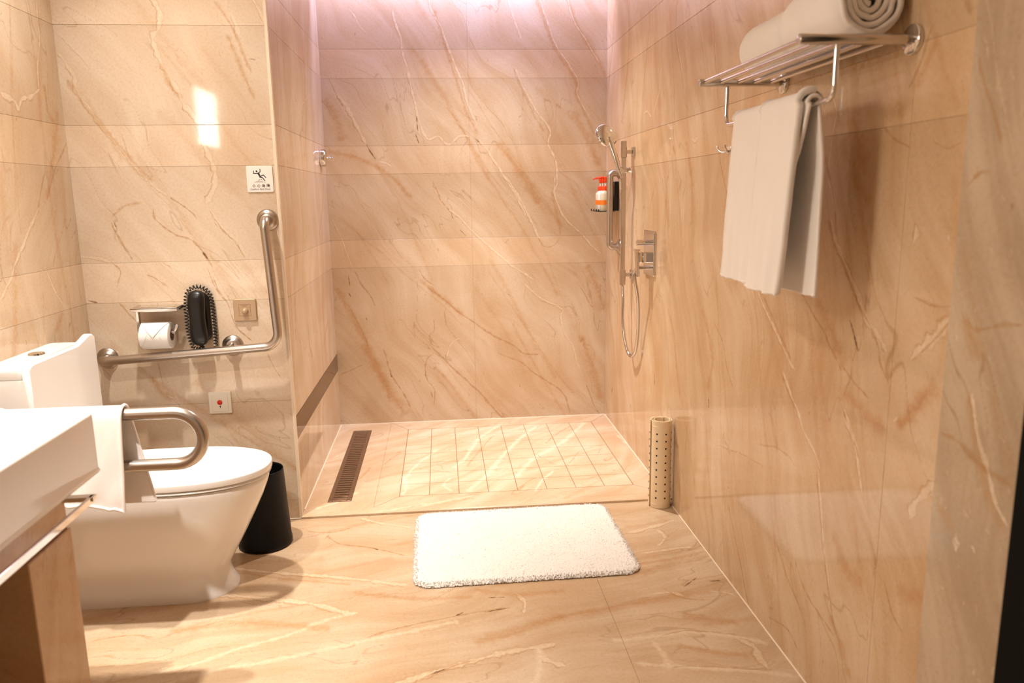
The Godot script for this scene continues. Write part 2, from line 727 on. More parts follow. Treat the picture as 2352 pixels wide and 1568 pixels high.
func shell() -> void:
	var s_back := slab(XS - 0.013, 0.0, XR - XS + 0.026, 2.6, 620.0, true, -56.0, 3, VEINS_BACK)
	var s_toil := slab(XL - 0.013, 0.0, XS - XL + 0.023, 2.44, 700.0, true, -52.0, 12, VEINS_TOILET, 0.5, Color(0.94, 0.89, 0.825), Color(0.875, 0.795, 0.70))
	slab_right = slab(-4.28, 0.0, 3.1, 2.44, 640.0, true, -72.0, 31, VEINS_RIGHT, 0.6, Color(0.905, 0.825, 0.715), Color(0.805, 0.675, 0.52))
	var s_side := slab(-4.28, 0.0, 1.3, 2.44, 480.0, true, -86.0, 44, VEINS_SIDE)
	slab_left = slab(-3.02, 0.0, 1.9, 2.44, 500.0, true, -80.0, 52, VEINS_LEFT, 0.5)
	slab_floor = slab(XL - 0.02, -3.02, XR - XL + 0.04, 1.9, 800.0, false, -12.0, 63, VEINS_FLOOR)
	var cs := COURSES
	var up := [0.0, 0.905, 1.057, 1.408, 1.556, 1.902, 2.048, 2.56]
	var tall := [0.0, 1.408, 1.556, 1.902, 2.048, 2.42]
	clad("wall_back", "cream marble wall at the back of the shower, veined and laid in courses", "z", ZB, 1.0, [XS - 0.012, 0.172, XR + 0.012], s_back, up)
	clad("wall_toilet", "pale marble wall behind the toilet with the telephone and grab bar", "z", ZT, 1.0, [XL - 0.012, XS], s_toil, cs)
	clad("wall_right", "long cream marble wall with the towel shelf", "x", XR, -1.0, [ZB, -3.03, -1.47, -1.18], slab_right, tall)
	clad("wall_left", "marble wall beside the toilet tank", "x", XL, 1.0, [ZT, -1.44, ZF], slab_left, cs)
	# the shower's side wall, with a polished dark strip let into it
	var side := clad("wall_shower_side", "narrow marble return wall on the left of the shower", "x", XS, 1.0, [ZB, ZT], s_side, [0.0, 0.331, 0.427, 0.905, 1.057, 1.408, 1.556, 1.902, 2.048, 2.42], func(y: float, _u: float) -> bool: return absf(y - 0.331) < 0.001)
	var dark := marble("dark_strip", s_side, Color(0.43, 0.36, 0.29), 0.06)
	var ds := panel("inlay_strip", side, s_side, dark, Vector3(XS - 0.013, 0.332, ZB + 0.001), Vector3(XS + 0.0015, 0.426, ZT - 0.012), "x")
	ds.set_meta("label", "dark brown polished strip let into the marble")
	# corner bead between the toilet wall and the shower
	var b := structure("trim_1", "thin cream corner bead on the wall edge beside the shower", "trim")
	var st := tool()
	span(st, Vector3(XS - 0.010, 0.0, ZT - 0.010), Vector3(XS + 0.0025, 2.42, ZT + 0.0025), 0.002)
	put("bead", st, M.silicone, b)
	# near right: the thicker wall of the doorway and the dark door frame
	var near := structure("wall_doorway", "greyer marble pier at the doorway, nearest on the right", "wall")
	var s_pier := slab(-1.30, 0.0, 0.75, 2.44, 420.0, true, -70.0, 81, VEINS_PIER, 0.7, Color(0.81, 0.745, 0.65), Color(0.68, 0.595, 0.49))
	var pier := marble("pier_stone", s_pier, Color(1.0, 1.0, 1.0), 0.16)
	var px := 0.90
	panel("tile", near, s_pier, pier, Vector3(px, 0.0005, -1.271), Vector3(px + 0.10, 2.0, -0.60), "x")
	panel("tile", near, s_pier, pier, Vector3(px, 2.001, -1.271), Vector3(px + 0.10, 2.42, -0.60), "x")
	st = tool()
	span(st, Vector3(px + 0.09, 0.0, -1.24), Vector3(px + 0.20, YC, ZF), 0.0)
	put("masonry", st, M.grout, near)
	var fr := structure("door_1", "black door frame at the right edge, close to the viewer", "door frame")
	st = tool()
	span(st, Vector3(0.85, 0.0, -1.019), Vector3(0.92, 2.1, -0.90), 0.004)
	put("jamb", st, M.door_dark, fr)
	st = tool()
	span(st, Vector3(0.862, 0.0, -0.90), Vector3(0.90, 2.1, -0.10), 0.004)
	put("leaf", st, M.door_dark, fr)
	# wall behind the viewer
	var wf := structure("wall_front", "plain cream wall behind the viewer", "wall")
	st = tool()
	span(st, Vector3(XL - 0.1, 0.0, ZF), Vector3(XR + 0.2, YC, ZF + 0.1), 0.0)
	put("plaster", st, M.ceiling_paint, wf)
	# floor of the room: large slabs
	var fl := structure("floor", "cream marble floor of large veined slabs", "floor")
	var fm := marble("floor_stone", slab_floor, Color(0.905, 0.87, 0.825), 0.10)
	var xs := [XL, 0.49, XR]
	var zs := [ZT + 0.008, -1.14]
	var g := 0.0003
	for i in xs.size() - 1:
		for j in zs.size() - 1:
			panel("tile", fl, slab_floor, fm, Vector3(xs[i] + g, -0.014, zs[j] + g), Vector3(xs[i + 1] - g, 0.0, zs[j + 1] - g), "y", 0.0008)
	var rest := tool()
	uvf = func(p: Vector3) -> Vector2: return slab_floor.uv(p.x, -2.28 - p.z)
	span(rest, Vector3(XL, -0.014, -1.14 + g), Vector3(XR + 0.15, 0.0, ZF), 0.0008)
	put("tile", rest, fm, fl)
	uvf = null
	st = tool()
	span(st, Vector3(XL - 0.1, -0.12, ZB - 0.1), Vector3(XR + 0.2, -0.0145, ZF + 0.1), 0.0)
	put("screed", st, M.grout, fl)
	# silicone joints at the foot of the walls
	var sil := structure("trim_2", "fine white silicone joint along the foot of the walls", "trim")
	for q in [[Vector3(XR - 0.003, -0.002, -2.99), Vector3(XR + 0.001, 0.003, -1.28)], [Vector3(XR - 0.003, YS - 0.002, ZB), Vector3(XR + 0.001, YS + 0.003, -3.0)], [Vector3(XS, YS - 0.002, ZB - 0.001), Vector3(XR, YS + 0.003, ZB + 0.003)], [Vector3(XS - 0.001, YS - 0.002, ZB), Vector3(XS + 0.003, YS + 0.003, -3.06)], [Vector3(XL, -0.002, ZT - 0.001), Vector3(XS, 0.003, ZT + 0.004)]]:
		st = tool()
		span(st, q[0], q[1], 0.001)
		put("joint", st, M.silicone, sil)
	# ceiling with a light slot along the back wall of the shower
	var ce := structure("ceiling", "smooth pale ceiling with a light slot over the shower's back wall", "ceiling")
	st = tool()
	span(st, Vector3(XL - 0.1, YC, -4.13), Vector3(XR + 0.2, YC + 0.03, ZF + 0.1), 0.0)
	put("board", st, M.ceiling_paint, ce)
	st = tool()
	span(st, Vector3(XS - 0.1, YC + 0.03, -4.145), Vector3(XR + 0.1, 2.56, -4.13), 0.0)
	put("slot_side", st, M.ceiling_paint, ce)
	st = tool()
	span(st, Vector3(XS - 0.1, 2.56, -4.40), Vector3(XR + 0.1, 2.59, -4.12), 0.0)
	put("slot_top", st, M.ceiling_paint, ce)
	st = tool()
	span(st, Vector3(XS - 0.1, YC, ZB), Vector3(XS, 2.56, -4.13), 0.0)
	span(st, Vector3(XR, YC, ZB), Vector3(XR + 0.1, 2.56, -4.13), 0.0)
	put("slot_end", st, M.ceiling_paint, ce)
	var cove := thing("cove_light_strip", "long cool white light strip in the ceiling slot above the shower wall", "light strip", Vector3((XS + XR) / 2.0, 2.555, -4.18))
	var cg := mat("cove_glow", Color(1, 0.93, 0.9), 0.5)
	cg.emission_enabled = true
	cg.emission = Color(0.76, 0.77, 1.0)
	cg.emission_energy_multiplier = 3.0
	st = tool()
	box(st, Vector3.ZERO, Vector3(1.46, 0.008, 0.03), 0.002)
	put("diffuser", st, cg, cove)
	var al := AreaLight3D.new()
	al.name = "cove_glow_light"
	al.area_size = Vector2(1.46, 0.03)
	al.light_color = Color(0.76, 0.77, 1.0)
	al.light_energy = E_COVE
	al.position = Vector3(0, -0.006, 0)
	al.rotation.x = -PI / 2
	al.area_range = 6.0
	al.area_attenuation = 2.0
	al.shadow_enabled = true
	cove.add_child(al)

func shower_floor() -> void:
	var s := slab(XS - 0.02, -4.29, XR - XS + 0.04, 1.33, 760.0, false, -38.0, 71, VEINS_SHOWER)
	var f := structure("floor_shower", "raised marble shower floor with a grid of small tiles", "floor")
	var stone := marble("shower_stone", s, Color(0.985, 0.965, 0.94), 0.14)
	var edge := marble("shower_border", s, Color(0.955, 0.925, 0.89), 0.12)
	var x0 := -0.215
	var z0 := -4.125
	var cw := 0.1289
	var cd := 0.1386
	var g := 0.0016
	for i in 8:
		for j in 7:
			panel("tile", f, s, stone, Vector3(x0 + i * cw + g, -0.01, z0 + j * cd + g), Vector3(x0 + (i + 1) * cw - g, YS, z0 + (j + 1) * cd - g), "y")
	var x1 := x0 + 8 * cw
	var z1 := z0 + 7 * cd
	# the border round the grid: four mitred pieces
	var o := [Vector2(-0.317, ZB), Vector2(XR, ZB), Vector2(XR, -3.047), Vector2(-0.317, -3.047)]
	var n := [Vector2(x0 - 0.002, z0 - 0.002), Vector2(x1 + 0.002, z0 - 0.002), Vector2(x1 + 0.002, z1 + 0.002), Vector2(x0 - 0.002, z1 + 0.002)]
	uvf = func(p: Vector3) -> Vector2: return s.uv(p.x, p.z)
	for k in 4:
		var a: Vector2 = o[k]
		var b: Vector2 = o[(k + 1) % 4]
		var c: Vector2 = n[(k + 1) % 4]
		var d: Vector2 = n[k]
		var mid := (a + b + c + d) / 4.0
		var st := tool()
		var top := []
		var low := []
		for p in [a, b, c, d]:
			var q: Vector2 = p + (mid - p).normalized() * 0.0012
			top.append(Vector3(q.x, YS, q.y))
			low.append(Vector3(q.x, -0.01, q.y))
		poly(st, top, Vector3.UP)
		for e in 4:
			var h: Vector3 = (top[e] + top[(e + 1) % 4]) / 2.0 - Vector3(mid.x, YS, mid.y)
			poly(st, [top[e], top[(e + 1) % 4], low[(e + 1) % 4], low[e]], h)
		put("border_tile", st, edge, f)
	# the panel that holds the drain, cut out for it
	var dx0 := -0.517
	var dx1 := -0.419
	var dz0 := -4.133
	var dz1 := -3.128
	var q := 0.0015
	for r in [[Vector3(XS, -0.01, ZB), Vector3(dx0 - q, YS, -3.047)], [Vector3(dx1 + q, -0.01, ZB), Vector3(-0.318, YS, -3.047)], [Vector3(dx0 - q, -0.01, ZB), Vector3(dx1 + q, YS, dz0 - q)], [Vector3(dx0 - q, -0.01, dz1 + q), Vector3(dx1 + q, YS, -3.047)]]:
		var st := tool()
		span(st, r[0], r[1], 0.0)
		put("drain_panel", st, edge, f)
	# bevelled threshold
	var th := tool()
	var pr := [[-3.0465, YS], [-3.0, YS - 0.001], [-2.993, YS - 0.004], [-2.992, -0.01], [-3.0465, -0.01]]
	for k in 5:
		var a: Array = pr[k]
		var b: Array = pr[(k + 1) % 5]
		poly(th, [Vector3(XS, a[1], a[0]), Vector3(XR, a[1], a[0]), Vector3(XR, b[1], b[0]), Vector3(XS, b[1], b[0])], Vector3(0, (a[1] + b[1]) / 2.0 - 0.002, (a[0] + b[0]) / 2.0 + 3.02))
	put("threshold", th, edge, f)
	uvf = null
	var bed := tool()
	span(bed, Vector3(XS, -0.0144, ZB), Vector3(XR, YS - 0.0045, -3.0), 0.0)
	# a trough under the drain would show the bed: leave it open there
	bed = tool()
	span(bed, Vector3(dx1, -0.0144, ZB), Vector3(XR, YS - 0.003, -3.0), 0.0)
	span(bed, Vector3(XS, -0.0144, ZB), Vector3(dx0, YS - 0.003, -3.0), 0.0)
	put("grout_bed", bed, M.grout_brown, f)
	# linear drain
	var d := thing("linear_drain_grate", "long bronze slotted drain grate let into the shower floor", "drain grate", Vector3((dx0 + dx1) / 2.0, YS, (dz0 + dz1) / 2.0))
	var hw := (dx1 - dx0) / 2.0
	var hl := (dz1 - dz0) / 2.0
	var st := tool()
	for sx in [-1, 1]:
		box(st, Vector3(sx * (hw - 0.009), 0.0, 0), Vector3(0.018, 0.008, hl * 2.0), 0.0015)
	for sz in [-1, 1]:
		box(st, Vector3(0, 0.0, sz * (hl - 0.008)), Vector3(hw * 2.0 - 0.036, 0.008, 0.016), 0.0015)
	put("frame", st, M.bronze, d)
	st = tool()
	box(st, Vector3(0, -0.019, 0), Vector3(hw * 2.0, 0.006, hl * 2.0), 0.0)
	put("trough", st, M.drain_dark, d)
	var count := 35
	var pitch := (hl * 2.0 - 0.032) / count
	for i in count:
		st = tool()
		box(st, Vector3(0, 0.0, 0), Vector3(hw * 2.0 - 0.0355, 0.007, pitch - 0.0085), 0.001)
		var sl := put("slat", st, M.bronze, d)
		sl.position.z = -hl + 0.016 + (i + 0.5) * pitch

# ---------------------------------------------------------------- washbasin corner
func washplace() -> void:
	var X := Vector3.RIGHT
	var Z := Vector3.BACK
	# basin: far end z -1.743, front x -0.793, top 0.82
	var zf := -1.743
	var zn := -0.70
	var xf := -0.793
	var c := Vector3((XL + xf) / 2.0, 0.0, (zf + zn) / 2.0)
	var hx := (xf - XL) / 2.0
	var hz := (zn - zf) / 2.0
	var w := thing("washbasin", "large white rectangular washbasin with a deep straight apron", "washbasin", c)
	var st := tool()
	var rows := []
	for q in [[0.678, 0.0, 0.010], [0.682, -0.003, 0.012], [0.690, 0.0, 0.012], [0.812, 0.0, 0.012], [0.8165, 0.0013, 0.012], [0.819, 0.004, 0.012], [0.82, 0.008, 0.012], [0.82, 0.030, 0.03], [0.818, 0.034, 0.04], [0.812, 0.037, 0.045], [0.75, 0.055, 0.06], [0.735, 0.075, 0.07], [0.73, 0.12, 0.07]]:
		rows.append(rrect(Vector3(0, q[0], 0), X, Z, hx - q[1], hz - q[1], q[2], 6))
	skin(st, rows, true, 0, false)
	fan(st, rows[0], Vector3.DOWN)
	fan(st, rows[-1], Vector3.UP)
	var bw := put("bowl", st, M.ceramic, w)
	st = tool()
	lathe(st, Vector3(-0.1, 0.7295, 0), Vector3.UP, [[0.0, 0.004], [0.018, 0.004], [0.022, 0.001], [0.022, 0.0]])
	put("waste_plug", st, M.chrome, bw)
	# stone apron and pier that carry the basin
	var v := thing("vanity_stand", "brown marble apron and pier under the washbasin", "vanity stand", Vector3(c.x, 0, c.z))
	var stone := marble("vanity_stone", slab_left, Color(0.86, 0.78, 0.68), 0.12)
	var xa := -0.85
	var off := Vector3(c.x, 0, c.z)
	uvf = func(p: Vector3) -> Vector2: return slab_left.uv(p.z - 1.35, p.y + p.x * 0.6 + 0.9)
	st = tool()
	span(st, Vector3(XL + 0.001, 0.571, -1.683) - off, Vector3(xa, 0.664, -0.71) - off, 0.002)
	put("apron", st, stone, v)
	st = tool()
	span(st, Vector3(XL + 0.001, 0.001, -1.683) - off, Vector3(xa + 0.006, 0.5705, -1.503) - off, 0.002)
	put("pier", st, stone, v)
	uvf = null
	st = tool()
	span(st, Vector3(XL + 0.001, 0.6645, -1.70) - off, Vector3(xa - 0.012, 0.6775, -0.72) - off, 0.001)
	put("bearer", st, M.charcoal, v)
	# towel rail under the basin front
	var r := thing("basin_towel_rail", "flat chrome towel rail along the front under the washbasin", "towel rail", Vector3(-0.775, 0.65, -1.2))
	var za := -1.655 + 1.2
	st = tool()
	span(st, Vector3(-0.075, -0.004, za), Vector3(0.008, 0.006, za + 0.022), 0.0012)
	put("bracket", st, M.chrome, r)
	st = tool()
	span(st, Vector3(-0.003, -0.010, za + 0.004), Vector3(0.005, 0.006, 0.45), 0.0012)
	put("bar", st, M.chrome, r)
	# mirror lamp on the left wall, above the basin: its image shows in the polished wall behind the toilet
	var ml := thing("mirror_wall_lamp", "frosted rectangular wall lamp on the left wall above the washbasin", "wall lamp", Vector3(XL, 1.74, -1.37))
	st = tool()
	box(st, Vector3(0.012, 0, 0), Vector3(0.024, 0.36, 0.46), 0.004)
	put("back_plate", st, M.chrome_soft, ml)
	st = tool()
	box(st, Vector3(0.034, 0, 0), Vector3(0.02, 0.30, 0.40), 0.006)
	var mg := mat("mirror_lamp_glow", Color(1, 0.96, 0.92), 0.5)
	mg.emission_enabled = true
	mg.emission = Color(1.0, 0.97, 0.93)
	mg.emission_energy_multiplier = G_MIRROR
	put("diffuser", st, mg, ml)
	var al := AreaLight3D.new()
	al.name = "mirror_lamp_light"
	al.area_size = Vector2(0.40, 0.30)
	al.light_color = Color(1.0, 0.97, 0.93)
	al.light_energy = E_MIRROR
	al.position = Vector3(0.046, 0, 0)
	al.rotation.y = -PI / 2
	al.area_range = 6.0
	al.area_attenuation = 2.0
	al.shadow_enabled = true
	ml.add_child(al)
	# flip-up support rail between toilet and basin
	var zu := -2.08
	var u := thing("flip_up_grab_bar", "brushed steel U-shaped grab bar beside the toilet, a towel over it", "grab bar", Vector3(XL, 0, zu))
	st = tool()
	var tip := -0.652 - XL
	var yt := 0.717
	var yb := 0.571
	var rad := (yt - yb) / 2.0
	var path := [Vector3(0.03, yt, 0), Vector3(0.2, yt, 0)]
	for k in 17:
		var a := PI / 2 - PI * k / 16.0
		path.append(Vector3(tip - 0.0165 - rad + cos(a) * rad, (yt + yb) / 2.0 + sin(a) * rad, 0))
	path.append(Vector3(0.2, yb, 0))
	path.append(Vector3(0.03, yb, 0))
	tube(st, path, 0.0168, 20)
	put("rail", st, M.steel, u)
	st = tool()
	box(st, Vector3(0.02, (yt + yb) / 2.0, 0), Vector3(0.04, 0.24, 0.08), 0.004)
	put("hinge_plate", st, M.steel, u)
	hand_towel(zu, yt, yb)

func hand_towel(zu: float, yt: float, yb: float) -> void:
	var t := thing("hand_towel", "white hand towel folded over the U-shaped grab bar", "towel", Vector3(0, 0, zu))
	var st := tool()
	var nz := FastNoiseLite.new()
	nz.seed = 4
	nz.frequency = 1.0
	var x0 := -1.185
	var x1 := -0.868
	var nx := 26
	# outline across the bar: front hem, up, over, down the back
	var prof := []
	var rt := 0.0255
	for k in 13:
		prof.append([rt + 0.004, lerpf(0.458, yt, k / 12.0), 0])
	for k in range(1, 10):
		var a := PI * k / 10.0
		prof.append([cos(a) * (rt + 0.002), yt + sin(a) * rt, 1])
	for k in 13:
		prof.append([-rt - 0.004, lerpf(yt, 0.455, k / 12.0), 2])
	for side in [0.0, 1.0]:
		var rows := []
		for i in prof.size():
			var row := []
			var q: Array = prof[i]
			for j in nx + 1:
				var f := float(j) / nx
				var x := lerpf(x0, x1, f)
				var hang: float = clampf((yt - q[1]) / 0.26, 0.0, 1.0)
				var z: float = q[0] + (nz.get_noise_2d(x * 9.0, q[1] * 4.0 + q[2] * 7.0)) * 0.010 * hang
				var y: float = q[1]
				if q[2] == 0 and i < 3:
					y += (1.0 - f) * 0.05 * (3 - i) / 3.0 + nz.get_noise_2d(x * 14.0, 3.0) * 0.012 * (3 - i) / 3.0
				x += (0.012 if q[2] == 0 else 0.0) * -hang * f
				if q[2] == 2:
					x += hang * 0.045 * f
				z += (0.012 if q[2] == 0 else -0.004) * hang
				var n := Vector3(0, 0, 1)
				if q[2] == 1:
					n = Vector3(0, q[1] - yt, q[0]).normalized()
				elif q[2] == 2:
					n = Vector3(0, 0, -1)
				row.append(Vector3(x, y, z) - n * 0.006 * side)
			rows.append(row)
		skin(st, rows, false, 0, side < 0.5)
		if side < 0.5:
			# hems: close the edge with a rounded lip
			for e in [0, nx]:
				var lip := []
				for i in rows.size():
					lip.append(rows[i][e])
				tube(st, lip, 0.0045, 8)
			tube(st, rows[0], 0.0045, 8)
			tube(st, rows[-1], 0.0045, 8)
	put("cloth", st, M.terry_fine, t)

# ---------------------------------------------------------------- toilet
# outline of the bowl at one height: round nose at x = front, straight sides back to x = back
func nose(y: float, front: float, half: float, long: float, back: float, zc: float, n := 22) -> Array:
	var o := []
	o.append(Vector3(back, y, zc + half * 0.93))
	o.append(Vector3(lerpf(back, front - long, 0.5), y, zc + half * 0.985))
	for k in n + 1:
		var a := PI / 2 - PI * k / n
		var ca := pow(absf(cos(a)), 0.92)
		var sa := signf(sin(a)) * pow(absf(sin(a)), 0.92)
		o.append(Vector3(front - long + ca * long, y, zc + sa * half))
	o.append(Vector3(lerpf(back, front - long, 0.5), y, zc - half * 0.985))
	o.append(Vector3(back, y, zc - half * 0.93))
	return o

func toilet() -> void:
	var zc := -2.478
	var t := thing("toilet", "white one-piece toilet with closed lid beside the left wall", "toilet", Vector3(XL, 0, zc))
	var o := -XL
	var back := 0.002
	# bowl and foot
	var rows := []
	for q in [[0.0, -0.722, 0.118, 0.15], [0.010, -0.722, 0.119, 0.15], [0.03, -0.736, 0.115, 0.15], [0.06, -0.746, 0.113, 0.15], [0.085, -0.744, 0.115, 0.155], [0.105, -0.732, 0.123, 0.165], [0.14, -0.712, 0.134, 0.18], [0.20, -0.679, 0.150, 0.21], [0.26, -0.648, 0.163, 0.24], [0.32, -0.619, 0.173, 0.26], [0.36, -0.603, 0.179, 0.275], [0.377, -0.598, 0.182, 0.28], [0.385, -0.5985, 0.1815, 0.28], [0.390, -0.602, 0.178, 0.28]]:
		rows.append(nose(q[0], q[1] + o, q[2], q[3], back, 0.0))
	var st := tool()
	skin(st, rows, true, 0, true)
	fan(st, rows[-1], Vector3.UP)
	fan(st, rows[0], Vector3.DOWN)
	put("bowl", st, M.ceramic, t)
	# seat and lid
	var sp: MeshInstance3D
	for q in [["seat", 0.3935, 0.4035, -0.590, 0.187], ["lid", 0.4055, 0.432, -0.586, 0.190]]:
		var y0: float = q[1]
		var y1: float = q[2]
		var f: float = q[3] + o
		var h: float = q[4]
		rows = []
		for e in [[y0, 0.006], [y0 + 0.002, 0.001], [y0 + 0.005, 0.0], [y1 - 0.006, 0.0], [y1 - 0.003, 0.001], [y1 - 0.001, 0.004], [y1, 0.008]]:
			rows.append(nose(e[0], f - e[1], h - e[1], 0.29, 0.185 + e[1], 0.0, 30))
		st = tool()
		skin(st, rows, true, 0, true)
		fan(st, rows[-1], Vector3.UP)
		fan(st, rows[0], Vector3.DOWN)
		sp = put(q[0], st, M.seat_plastic, t)
	for s in [-1, 1]:
		st = tool()
		tube(st, [Vector3(0.178, 0.413, s * 0.075 - 0.02), Vector3(0.178, 0.413, s * 0.075 + 0.02)], 0.012, 14)
		put("hinge", st, M.seat_plastic, sp)
	# tank: a body, its lid, and the front panel that rises past the lid with a curled far end
	var hz := 0.215
	st = tool()
	rows = []
	for q in [[0.385, 0.150, 0.205], [0.45, 0.148, 0.209], [0.70, 0.146, 0.214], [0.775, 0.146, 0.215], [0.780, 0.144, 0.213]]:
		rows.append(rrect(Vector3(q[1] / 2.0 + 0.002, q[0], 0), Vector3.RIGHT, Vector3.BACK, q[1] / 2.0, q[2], 0.02, 5))
	skin(st, rows, true, 0, false)
	fan(st, rows[-1], Vector3.UP)
	fan(st, rows[0], Vector3.DOWN)
	put("tank", st, M.ceramic, t)
	st = tool()
	rows = []
	for q in [[0.781, 0.0], [0.785, -0.001], [0.806, -0.001], [0.812, 0.002], [0.815, 0.008]]:
		rows.append(rrect(Vector3(0.066, q[0], 0), Vector3.RIGHT, Vector3.BACK, 0.064 - q[1], hz - 0.002 - q[1], 0.018, 5))
	skin(st, rows, true, 0, false)
	fan(st, rows[-1], Vector3.UP)
	var tl := put("tank_lid", st, M.ceramic, t)
	# front panel: profile in z, swept in x
	st = tool()
	var top := []
	var m := 30
	for k in m + 1:
		var z := lerpf(hz, -hz, float(k) / m)
		var y := 0.824
		if z < -0.10:
			var f := clampf((-0.10 - z) / 0.09, 0.0, 1.0)
			y += 0.022 * f * f * (3.0 - 2.0 * f)
		if k == 0 or k == m:
			y -= 0.012
		elif k == 1 or k == m - 1:
			y -= 0.003
		top.append(Vector2(z, y))
	rows = []
	for e in [[0.128, 0.004], [0.130, 0.0], [0.146, 0.0], [0.1495, 0.0012], [0.151, 0.005]]:
		var row := []
		for p in top:
			row.append(Vector3(e[0], p.y - e[1], p.x * (1.0 - e[1] * 1.5)))
		row.append(Vector3(e[0] + 0.004, 0.40, -hz + 0.008))
		row.append(Vector3(e[0] + 0.004, 0.40, hz - 0.008))
		rows.append(row)
	skin(st, rows, true, 0, false)
	fan(st, rows[-1], Vector3.RIGHT)
	fan(st, rows[0], Vector3.LEFT)
	put("front_panel", st, M.ceramic, t)
	# flush button: two chrome halves
	for s in [-1, 1]:
		st = tool()
		var ring := []
		var ring2 := []
		for k in 17:
			var a: float = PI * k / 16.0
			ring.append(Vector3(0.066 + cos(a) * 0.024, 0.815, s * (0.001 + sin(a) * 0.024)))
			ring2.append(Vector3(0.066 + cos(a) * 0.022, 0.8205, s * (0.0025 + sin(a) * 0.0215)))
		skin(st, [ring, ring2], true, 0, s < 0)
		fan(st, ring2, Vector3.UP)
		put("flush_button", st, M.chrome, tl, "chrome half of the flush button")

# ---------------------------------------------------------------- on the wall behind the toilet
func flange(called: String, parent: Node3D, at: Vector3, axis: Vector3, r := 0.041) -> void:
	var st := tool()
	lathe(st, at, axis, [[0.0, 0.0], [r, 0.0], [r, 0.002], [r * 0.96, 0.006], [r * 0.80, 0.010], [r * 0.62, 0.0125], [r * 0.60, 0.016], [r * 0.52, 0.018], [0.0, 0.018]], 36)
	put(called, st, M.steel, parent)

func stroke(img: Image, pts: Array, width: float, c: Color) -> void:
	for i in pts.size() - 1:
		var a: Vector2 = pts[i]
		var b: Vector2 = pts[i + 1]
		var lo := a.min(b) - Vector2(width, width)
		var hi := a.max(b) + Vector2(width, width)
		for y in range(maxi(0, int(lo.y)), mini(img.get_height(), int(hi.y) + 1)):
			for x in range(maxi(0, int(lo.x)), mini(img.get_width(), int(hi.x) + 1)):
				var p := Vector2(x + 0.5, y + 0.5)
				var d := p.distance_to(Geometry2D.get_closest_point_to_segment(p, a, b))
				var k := clampf(width / 2.0 - d + 0.5, 0.0, 1.0)
				if k > 0.0:
					img.set_pixel(x, y, img.get_pixel(x, y).lerp(c, k))

func v2(flat: Array, s := 1.0, o := Vector2.ZERO) -> Array:
	var r := []
	for i in range(0, flat.size(), 2):
		r.append(Vector2(flat[i], flat[i + 1]) * s + o)
	return r

# the print of the wet floor sign: falling figure, four characters, one line in Latin letters is set apart as lettering
func sign_print() -> ImageTexture:
	var img := Image.create(512, 512, false, Image.FORMAT_RGB8)
	img.fill(Color(0.965, 0.94, 0.915))
	var k := Color(0.10, 0.05, 0.035)
	# figure, in units of 512 / 960 of the photograph's crop
	var s := 0.525
	var f := Vector2(-400, -300)
	var q := func(a: Array) -> Array: return v2(a, s, f * s)
	stroke(img, q.call([672, 490, 675, 580, 800, 585, 920, 525, 918, 430]), 15, k)
	stroke(img, q.call([787, 502, 787.1, 502]), 36, k)
	for w in [0, 12, 24, 36, 48]:
		stroke(img, q.call([820 + w, 580 - w * 0.4, 895 + w * 0.6, 715 - w * 0.4]), 12, k)
	stroke(img, q.call([900, 700, 1030, 640, 1110, 730]), 16, k)
	stroke(img, q.call([890, 715, 985, 735, 1075, 850]), 17, k)
	for d in [[830, 843, 868, 835], [865, 795, 900, 812], [940, 790, 968, 828]]:
		stroke(img, q.call(d), 8, k)
	stroke(img, q.call([755, 872, 1015, 872]), 5, k.lerp(Color.WHITE, 0.3))
	stroke(img, q.call([685, 905, 1105, 903]), 6, k.lerp(Color.WHITE, 0.2))
	# characters, each in a 100 x 100 box
	var g := 0.66
	var put_at := func(ch: Array, x: float) -> void:
		for a in ch:
			stroke(img, v2(a, g, Vector2(x, 352)), 7.5, k)
	put_at.call([[50, 2, 50, 92, 34, 84], [28, 32, 22, 52, 6, 72], [70, 32, 82, 50, 94, 74]], 101.0)
	put_at.call([[16, 42, 6, 76], [32, 32, 34, 82, 46, 92, 72, 90, 76, 70], [44, 10, 58, 32], [78, 30, 94, 62]], 193.0)
	put_at.call([[4, 36, 38, 34], [21, 6, 21, 80], [2, 84, 42, 76], [42, 48, 92, 30, 90, 62, 78, 60], [68, 4, 68, 74], [52, 20, 52, 84, 62, 92, 92, 90, 94, 72]], 285.0)
	put_at.call([[8, 8, 22, 20], [2, 34, 16, 46], [4, 92, 22, 62], [38, 6, 82, 6, 82, 30], [38, 6, 38, 32], [58, 18, 58, 30], [28, 46, 28, 34, 94, 34, 92, 46], [40, 46, 40, 94], [40, 46, 82, 46, 82, 92, 74, 90], [42, 60, 80, 60], [42, 74, 80, 74]], 377.0)
	return ImageTexture.create_from_image(img)

func lettering(called: String, text: String, size: float, depth: float, m: Material, parent: Node3D, at: Vector3) -> void:
	var f := SystemFont.new()
	f.font_names = PackedStringArray(["Droid Sans"])
	var tm := TextMesh.new()
	tm.text = text
	tm.font = f
	tm.font_size = 32
	tm.pixel_size = size / 32.0
	tm.depth = depth
	var o := MeshInstance3D.new()
	o.name = called
	o.mesh = tm
	o.material_override = m
	o.position = at
	parent.add_child(o, true)

